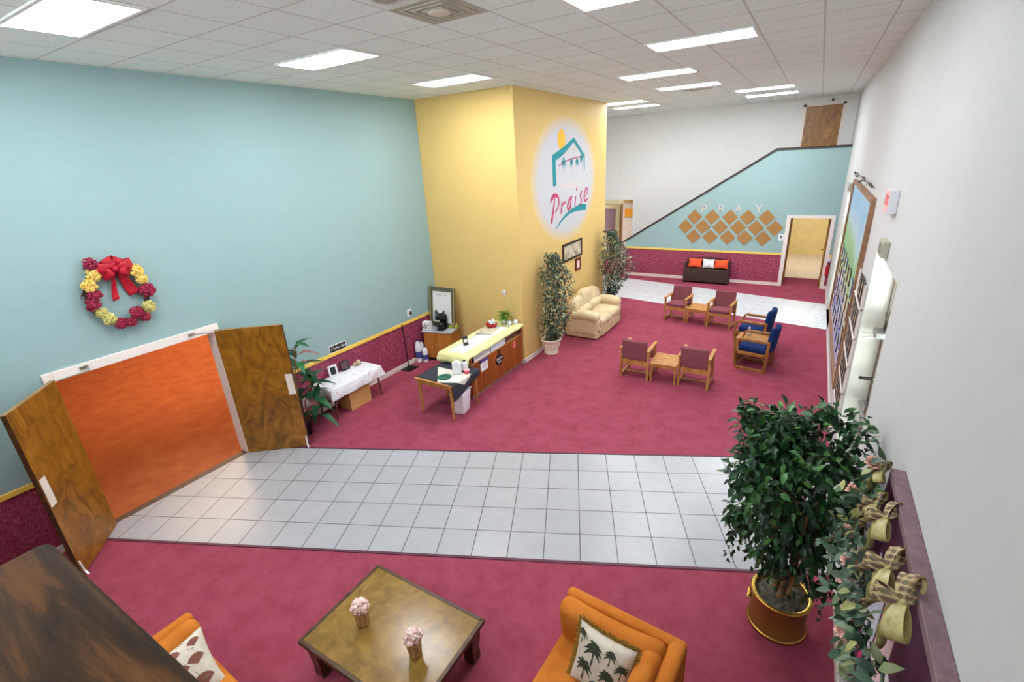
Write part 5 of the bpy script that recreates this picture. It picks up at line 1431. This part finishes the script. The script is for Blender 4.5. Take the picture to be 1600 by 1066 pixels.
o = MB().box(-0.15, -0.24, 0, 0.15, 0.24, 0.35).build('cardboard_box', 'cardboard', loc=(0.33, 0.83, 0), rotz=0.0, bevel=0.004)
tag(o, 'plain cardboard box under the white-clothed table', 'box')
o = MB().box(0, -0.13, 0, 0.012, 0.13, 0.3).build('white_board', 'paper', loc=(0.022, 0.1, 0.17))
tag(o, 'white panel leaning on the wainscot left of the white-clothed table', 'board')
t = thing('socket_warmer', 'white outlet plate with a dark plug-in on the aqua wall', 'outlet', (0, 2.83, 1.13))
MB().box(0, -0.07, -0.075, 0.01, 0.07, 0.09).build('plate', 'white_plastic', t, bevel=0.003)
MB().ball((0.03, 0.01, 0.0), (0.028, 0.03, 0.045), 12, 8).build('plug', plain('brown_plug', (70, 52, 46), 0.4), t)
t = thing('slim_stand', 'thin black pole on a flat black foot against the wainscot', 'stand', (0.15, 2.47, 0))
MB().rbox((0, 0, 0.012), (0.24, 0.3, 0.024), 0.01).build('foot', 'black', t)
MB().tube([(-0.02, 0.0, 0.02), (-0.1, 0.05, 0.97)], 0.011, 8).build('pole', 'black_metal', t)

# ------------------------------------------------------------------ right wall
t = thing('exit_sign', 'white wall-mounted exit sign with a red lettered face', 'exit sign', (XR, 1.85, 3.5))
MB().box(-0.075, -0.16, -0.12, 0, 0.16, 0.11).build('housing', 'white_plastic', t, bevel=0.006)
MB().box(-0.078, -0.15, -0.11, -0.075, 0.15, 0.1).build('face_panel', plain('pale_red_panel', (238, 176, 176), 0.5), t)
lettering('EXIT', 0.14, plain('red_letter', (214, 40, 50), 0.5), 'lettering', t, 0.0015, ON_NX, (-0.0785, 0, 0))
def emergency(y, z, l):
    t = thing('emergency_light', l, 'emergency light', (XR, y, z), 0, 'emergency light boxes over the exits')
    MB().box(-0.06, -0.15, -0.08, 0, 0.15, 0.08).build('housing', plain('grey_housing', (176, 172, 156), 0.5), t, bevel=0.008)
    for s in (-1, 1): MB().cbox((-0.061, s * 0.075, 0.0), (0.006, 0.1, 0.1)).build('lamp_lens', plain('dull_lens', (130, 128, 118), 0.3), t)
    MB().box(-0.062, 0.0 - 0.012, -0.05, -0.06, 0.012, -0.03).build('indicator', 'black', t)
emergency(1.72, 3.05, 'grey emergency light box over the nearer exit recess')
emergency(9.2, 3.1, 'grey emergency light box over the far exit recess')
# big painted board with cards on it
BY0, BY1, BZ0, BZ1 = 3.6, 8.0, 0.6, 3.36
t = thing('mural_board', 'tall wood-framed board painted with sky and green hills on the white wall', 'mural board', (XR, 0, 0))
m, nt, bs = newmat('painted_landscape')
v = coords(nt)
sp = nt.nodes.new('ShaderNodeSeparateXYZ'); nt.links.new(v, sp.inputs[0])
f1 = noise_node(nt, v, 0.9, 5, 0.6, 1.0)
ad = nt.nodes.new('ShaderNodeMath'); ad.operation = 'MULTIPLY_ADD'; ad.inputs[1].default_value = 1.5
nt.links.new(f1, ad.inputs[0]); nt.links.new(sp.outputs['Z'], ad.inputs[2])
mr = nt.nodes.new('ShaderNodeMapRange'); mr.inputs['From Min'].default_value = 1.2; mr.inputs['From Max'].default_value = 4.3
nt.links.new(ad.outputs[0], mr.inputs['Value'])
nt.links.new(ramp(nt, mr.outputs[0], [(0.0, lin((196, 190, 214))), (0.22, lin((150, 156, 214))), (0.4, lin((206, 204, 160))), (0.5, lin((120, 176, 110))), (0.62, lin((150, 196, 150))), (0.7, lin((176, 206, 220))), (0.85, lin((140, 186, 220))), (1.0, lin((176, 206, 226)))]), bs.inputs['Base Color'])
bs.inputs['Roughness'].default_value = 0.5
MB().box(-0.025, BY0 + 0.05, BZ0 + 0.05, 0, BY1 - 0.05, BZ1 - 0.05).build('painting', m, t)
M['frame_wood'] = wood('pale_brown_frame', [(0.3, (124, 88, 62)), (0.7, (168, 128, 96))], 'y', 1, 0.5, ring=8)
for n_, bx in (('top', (-0.06, BY0, BZ1 - 0.07, 0, BY1, BZ1)), ('bottom', (-0.06, BY0, BZ0, 0, BY1, BZ0 + 0.07)), ('near', (-0.06, BY0, BZ0 + 0.07, 0, BY0 + 0.07, BZ1 - 0.07)), ('far', (-0.06, BY1 - 0.07, BZ0 + 0.07, 0, BY1, BZ1 - 0.07))):
    MB().box(*bx).build('frame_rail', 'frame_wood', t, bevel=0.005)
cardmats = ['black', plain('navy_card', (36, 66, 120), 0.4), plain('blue_card', (56, 100, 160), 0.4), plain('brown_card', (92, 66, 52), 0.5), plain('slate_card', (70, 76, 92), 0.4)]
words_r = ('highest', 'second', 'third', 'lowest'); words_c = ('far end', 'second from the far end', 'third from the far end', 'middle', 'third from the near end', 'second from the near end', 'near end')
for r in range(4):
    for k in range(7):
        yy = BY1 - 0.42 - k * 0.56 - 0.1 * (r % 2); zz = 2.02 - r * 0.36 + RND.uniform(-.04, .04)
        cd = thing('photo_card', 'small dark-framed card on the painted board, %s row, %s' % (words_r[r], words_c[k]), 'photo', (XR - 0.026, yy, zz), 0, 'dark cards fixed on the painted board')
        MB().box(-0.014, -0.1, -0.13, 0, 0.1, 0.13).build('frame', cardmats[(r * 3 + k * 2) % 5], cd, bevel=0.003)
        MB().box(-0.0155, -0.08, -0.11, -0.014, 0.08, 0.11).build('photo', 'print_land' if (r + k) % 3 else 'print_pale', cd)
t = thing('leaf_garland', 'thin dark garland draped along the top of the painted board', 'garland', (XR, 0, 0))
g = MB()
for k in range(9):
    y0 = 4.0 + 4.0 * k / 8; z0 = BZ1 + 0.1 + 0.035 * math.sin(k * 0.9)
    g.leaf((-0.04, y0, z0), rdir() + Vector((-1, 0.6, 0)), rdir(), 0.09, 0.04)
g.tube([(-0.02, 4.0 + 0.2 * k, BZ1 + 0.1 + 0.03 * math.sin(k * 2.7)) for k in range(21)], 0.006, 5)
g.build('sprigs', plain('dark_sprig', (92, 88, 90), 0.7), t)
# photo rack near the exit
t = thing('photo_rack', 'white rack of ledges for framed photos beside the nearer exit', 'rack', (XR - 0.002, 0, 0))
for z in (0.62, 1.0, 1.38, 1.76, 2.14):
    MB().box(-0.04, 2.6, z - 0.012, 0, 3.56, z + 0.012).build('ledge', 'trim', t, bevel=0.003)
for y in (2.6, 3.54):
    MB().box(-0.03, y, 0.5, 0, y + 0.02, 2.45).build('upright', 'trim', t, bevel=0.003)
for r in range(5):
    for k in range(4):
        y = 2.73 + 0.235 * k; z = 0.632 + 0.38 * r
        if r == 4 and k > 2: continue
        f = framed('framed_photo', 'black framed photo in the white rack, %s ledge, %s' % (('lowest', 'second lowest', 'middle', 'second highest', 'highest')[r], ('next to the exit', 'second from the exit', 'third from the exit', 'next to the painted board')[k]), 'picture frame', (XR - 0.016, y, z + 0.15), 0.2, 0.3, 'black', 'dim' if 'dim' in M else 'print_land', ON_NX, 0.03, 0.014)
        f['group'] = 'black framed photos in the white rack'

# plum notice board with papers, garland and bows
NY0, NY1, NZ0, NZ1, NX = -3.4, -1.08, 0.75, 2.2, 0.075
t = thing('notice_board', 'deep plum fabric notice board with a dusty plum edge on the white wall', 'notice board', (XR, 0, 0))
MB().box(-0.03, NY0 + 0.04, NZ0 + 0.04, 0, NY1 - 0.04, NZ1 - 0.04).build('fabric_panel', 'purple', t)
MB().box(-NX, NY0, NZ1 - 0.05, 0, NY1, NZ1).build('top_ledge', 'plum_top', t, bevel=0.005)
MB().box(-NX, NY1 - 0.05, NZ0, 0, NY1, NZ1 - 0.05).build('frame_side', 'purple', t, bevel=0.004)
MB().box(-NX, NY0, NZ0, 0, NY0 + 0.05, NZ1 - 0.05).build('frame_side', 'purple', t, bevel=0.004)
MB().box(-NX, NY0 + 0.05, NZ0, 0, NY1 - 0.05, NZ0 + 0.05).build('frame_bottom', 'purple', t, bevel=0.004)
for y, z, w_, h_, mt, l in ((-1.36, 1.35, 0.34, 0.6, mottled('pale_blue_chart', [(0.4, (224, 226, 236)), (0.55, (196, 202, 226)), (0.7, (232, 228, 232))], 14, 4, 0.8), 'white and pale blue chart pinned at the far end of the plum board'),
                            (-1.72, 1.42, 0.3, 0.5, plain('pale_pink_sheet', (240, 206, 214), 0.8), 'pale pink sheet pinned on the plum board below the garland'),
                            (-1.42, 0.94, 0.2, 0.2, plain('hot_pink_sheet', (214, 40, 110), 0.8), 'small hot pink sheet pinned low on the plum board'),
                            (-1.98, 1.22, 0.22, 0.5, 'paper', 'plain white sheet pinned on the plum board beside the gold bow')):
    o = MB().box(-0.034, -w_ / 2, -h_ / 2, -0.03, w_ / 2, h_ / 2).build('pinned_sheet', mt, loc=(XR, y, z))
    tag(o, l, 'paper')
t = thing('rose_garland', 'leafy garland of pink roses trailing along the front of the plum board', 'garland', (XR - 0.1, 0, 0))
vine = [(0.02, -1.02, 2.16), (-0.03, -1.12, 2.1), (-0.08, -1.25, 1.95), (-0.12, -1.4, 1.9), (-0.1, -1.55, 1.78), (-0.06, -1.7, 1.9), (-0.12, -1.85, 1.75), (-0.08, -2.0, 1.85), (-0.1, -2.15, 1.75), (-0.06, -2.3, 1.9), (-0.08, -2.5, 1.85)]
MB().tube(vine, 0.007, 6).build('stem', 'leaf_rose', t)
g = MB()
for i in range(len(vine) - 1):
    p, q = Vector(vine[i]), Vector(vine[i + 1])
    for k in range(22):
        c = p.lerp(q, RND.random()) + Vector((RND.uniform(-.09, .02), RND.uniform(-.05, .05), RND.uniform(-.12, .1)))
        if c.x > 0.08: continue
        d = rdir(); d.x -= 0.3
        g.leaf(c, d, Vector((-0.4, 0, 1)) + rdir() * 0.5, RND.uniform(.07, .11), RND.uniform(.04, .055), .12, .2)
for c0 in ((-0.1, -1.18, 1.75), (-0.12, -1.0, 1.5), (-0.1, -1.3, 1.45), (-0.16, -1.15, 1.9)):
    for k in range(13):
        c = Vector(c0) + rdir() * 0.11
        g.leaf(c, rdir() + Vector((-.2, 0, -.2)), Vector((-0.4, 0, 1)) + rdir() * .5, RND.uniform(.07, .1), .045, .12, .2)
g.v = [Vector((min(q.x, 0.02), q.y, q.z)) for q in g.v]
g.build('foliage', 'leaf_rose', t)
for y, z, x in ((-1.06, 2.19, -.06), (-1.1, 1.98, -.13), (-1.36, 1.86, -.15), (-1.5, 1.62, -.13), (-1.62, 1.86, -.15), (-1.66, 1.5, -.12), (-1.8, 1.52, -.13), (-2.05, 1.74, -.14)):
    r = MB()
    for ring, (n_, rr, tilt, pz) in enumerate(((3, .008, 1.35, .018), (4, .015, 1.05, .012), (6, .024, .6, .004), (7, .032, .2, -.006))):
        for k in range(n_):
            a = 2 * PI * (k + 0.5 * ring) / n_
            o = Vector((math.cos(a), math.sin(a), 0)); up = Vector((-0.35, 0, 0.94))
            q = Vector((x, y, z)) + o * rr * 0.5 + up * pz
            r.leaf(q, o * math.cos(tilt) + up * math.sin(tilt), up - o * 0.5, .034, .036, -.1, .1)
    r.ball((x, y, z), 0.014, 8, 5)
    r.build('rose', 'rose_pink', t, solid=0.0015)
plaid, nt, bs = newmat('plaid_ribbon')
v = coords(nt)
def wavebands(sc, ax):
    w_ = nt.nodes.new('ShaderNodeTexWave'); w_.bands_direction = ax; w_.inputs['Scale'].default_value = sc; nt.links.new(v, w_.inputs['Vector'])
    return w_.outputs['Fac']
mx = nt.nodes.new('ShaderNodeMath'); mx.operation = 'ADD'; nt.links.new(wavebands(7.0, 'Y'), mx.inputs[0]); nt.links.new(wavebands(7.0, 'Z'), mx.inputs[1])
hv = nt.nodes.new('ShaderNodeMath'); hv.operation = 'MULTIPLY'; hv.inputs[1].default_value = 0.5; nt.links.new(mx.outputs[0], hv.inputs[0])
nt.links.new(ramp(nt, hv.outputs[0], [(0.12, lin((92, 56, 48))), (0.34, lin((150, 122, 84))), (0.55, lin((190, 176, 124))), (0.75, lin((120, 84, 70))), (0.92, lin((96, 92, 62)))]), bs.inputs['Base Color'])
bs.inputs['Roughness'].default_value = 0.5
def ribbon(mb, pts, wd, side=(0, 1, 0), twist=0.0, n=6):
    P = [Vector(q) for q in pts]; Q = []
    for i in range(len(P) - 1):
        p0 = P[max(i - 1, 0)]; p1 = P[i]; p2 = P[i + 1]; p3 = P[min(i + 2, len(P) - 1)]
        for k in range(n):
            u = k / n; Q.append(0.5 * ((2 * p1) + (p2 - p0) * u + (2 * p0 - 5 * p1 + 4 * p2 - p3) * u * u + (3 * p1 - p0 - 3 * p2 + p3) * u ** 3))
    Q.append(P[-1]); s0 = Vector(side).normalized(); m_ = len(Q) - 1
    def fn(u, v_):
        k = min(m_, int(round(v_ * m_))); t_ = (Q[min(k + 1, m_)] - Q[max(k - 1, 0)]).normalized()
        s = (s0 - t_ * s0.dot(t_)).normalized(); s = Matrix.Rotation(twist * v_, 3, t_) @ s
        return Q[k] + s * wd * (u - 0.5) + t_.cross(s) * 0.012 * math.cos(PI * (u - .5) * 2)
    mb.sheet(fn, 4, m_)
def bow_loop(mb, c, d, wdir, L, T, W, wob=0.0):
    c = Vector(c); d = Vector(d).normalized(); wd = Vector(wdir); wd = (wd - d * wd.dot(d)).normalized(); p = d.cross(wd)
    def fn(u, v):
        a = 2 * PI * u; s = math.sin(PI * u)
        e = L * (1 - math.cos(a)) / 2
        q = c + d * e + p * (T * math.sin(a) * (0.6 + 0.4 * s)) + wd * ((v - 0.5) * W * (0.3 + 0.7 * s))
        return q + p * (0.008 * math.sin(5 * PI * v + wob) * s)
    mb.sheet(fn, 22, 6)
def bow_tail(mb, pts, W, side, fold=0.012):
    ribbon(mb, pts, W, side, 0.5)
for y, z, x, k, sw, l in ((-1.1, 2.17, -0.03, .55, 0.2, 'small gold and plaid ribbon bow at the far end of the plum board'),
                          (-1.3, 2.06, -0.08, .62, 1.2, 'gold satin ribbon bow on the garland, second from the far end'),
                          (-1.52, 2.13, -0.05, .8, 2.4, 'plaid and gold bow near the middle of the rose garland'),
                          (-1.86, 2.08, -0.07, .9, 3.1, 'large gold bow with a plaid loop over the pink roses'),
                          (-2.16, 2.16, -0.05, 1.0, 4.4, 'largest gold and plaid bow, lowest in the picture on the plum board')):
    t = thing('ribbon_bow', l, 'bow', (XR - 0.1, y, z), 0, 'gold and plaid bows on the plum board')
    x0 = x * 0.5
    g = MB(); p = MB()
    bow_loop(p, (x0, 0, 0.0), (0.35 + 0.1 * math.sin(sw), 0.75, 0.45), (0.6, -0.3, 0.6), 0.15 * k, 0.035 * k, 0.085 * k, sw)
    bow_loop(g, (x0, 0, 0.0), (-0.2, -0.8, -0.3 + 0.1 * math.cos(sw)), (0.8, 0.0, 0.5), 0.17 * k, 0.045 * k, 0.095 * k, sw + 1)
    bow_loop(p, (x0, 0, 0.0), (-0.75, 0.5, -0.1), (0.1, 0.5, 0.9), 0.12 * k, 0.035 * k, 0.08 * k, sw + 2)
    bow_tail(g, [(x0, 0, -0.01), (x0 - 0.05, -0.03, -0.08 * k), (x0 - 0.04, -0.05 * k, -0.19 * k), (x0 - 0.06, -0.03 * k, -0.28 * k)], 0.085 * k, (0.15, 1, 0.1))
    bow_tail(p, [(x0, 0, -0.005), (x0 - 0.05 * k, 0.06 * k, -0.05 * k), (x0 - 0.1 * k, 0.1 * k, -0.14 * k)], 0.06 * k, (0.5, 0.6, 0.3))
    g.build('gold_loop', 'gold_ribbon', t, solid=0.002); p.build('plaid_loop', plaid, t, solid=0.002)
    MB().ball((x0, 0, 0.0), (0.024 * k, 0.02 * k, 0.026 * k)).build('knot', 'gold_ribbon', t)
t = thing('ribbon_tail', 'narrow dark plaid ribbon hanging off the far end of the plum board', 'ribbon', (XR - 0.1, -1.0, 1.75))
a = MB(); ribbon(a, [(0, -0.05, 0.2), (-0.06, 0.0, 0.0), (-0.12, 0.08, -0.25), (-0.18, 0.16, -0.42), (-0.24, 0.22, -0.5)], 0.05, (0, 1, 0.3), 0.3)
a.build('ribbon', plaid, t, solid=0.002)

# ------------------------------------------------------------------ things glimpsed through the left passage
d = struct(MB().box(0.82, 14.0, 0.01, 0.86, 14.9, 2.3).build('door_8', 'oak_dark', bevel=0.003))
t = thing('folding_screen', 'cream folding screen with an orange picture in the passage left of the stairs', 'display panel', (1.2, 13.75, 0), -0.1)
MB().box(-0.24, -0.02, 0, 0.3, 0.02, 2.42).build('panel', plain('peach_panel', (236, 218, 204), 0.6), t, bevel=0.004)
MB().box(-0.16, -0.026, 1.84, 0.24, -0.02, 2.14).build('orange_picture', plain('orange_picture', (240, 158, 30), 0.5), t)
MB().box(-0.16, -0.026, 1.8, 0.2, -0.02, 1.84).build('caption_strip', plain('tan_strip', (170, 130, 90), 0.6), t)
q = MB()
for k in range(16): q.ball((-0.2 + 0.028 * k, -0.03, 2.4 + 0.04 * math.sin(k * 1.7)), RND.uniform(.02, .04), 7, 5)
q.build('flower_trim', 'yellow_bloom', t)
t = thing('dark_cupboard', 'tall cupboard with maroon panels seen through the passage left of the stairs', 'cupboard', (0.3, 14.5, 0))
MB().box(-0.45, 0, 0, 0.3, 0.4, 2.2).build('body', plain('khaki_frame', (120, 106, 74), 0.5), t, bevel=0.005)
MB().box(-0.4, -0.015, 1.15, 0.1, 0, 2.05).build('maroon_panel', plain('deep_maroon', (62, 26, 40), 0.5), t)
MB().box(-0.4, -0.05, 1.02, 0.2, 0, 1.1).build('ledge', 'oak', t)

# ------------------------------------------------------------------ balcony rail beside the camera
t = thing('balcony_rail', 'dark worn wooden rail cap close to the camera in the lower left corner', 'railing', (5.97, -4.19, 3.46))
def capw(q): return (q.x, q.y, q.z)
MB().rbox((0.9, -0.28, 0.02), (1.8, 0.56, 0.045), 0.02).build('rail_cap', 'capwood', t)
MB().box(0.06, -0.5, -0.86, 1.78, -0.06, -0.003).build('rail_wall', 'white', t)
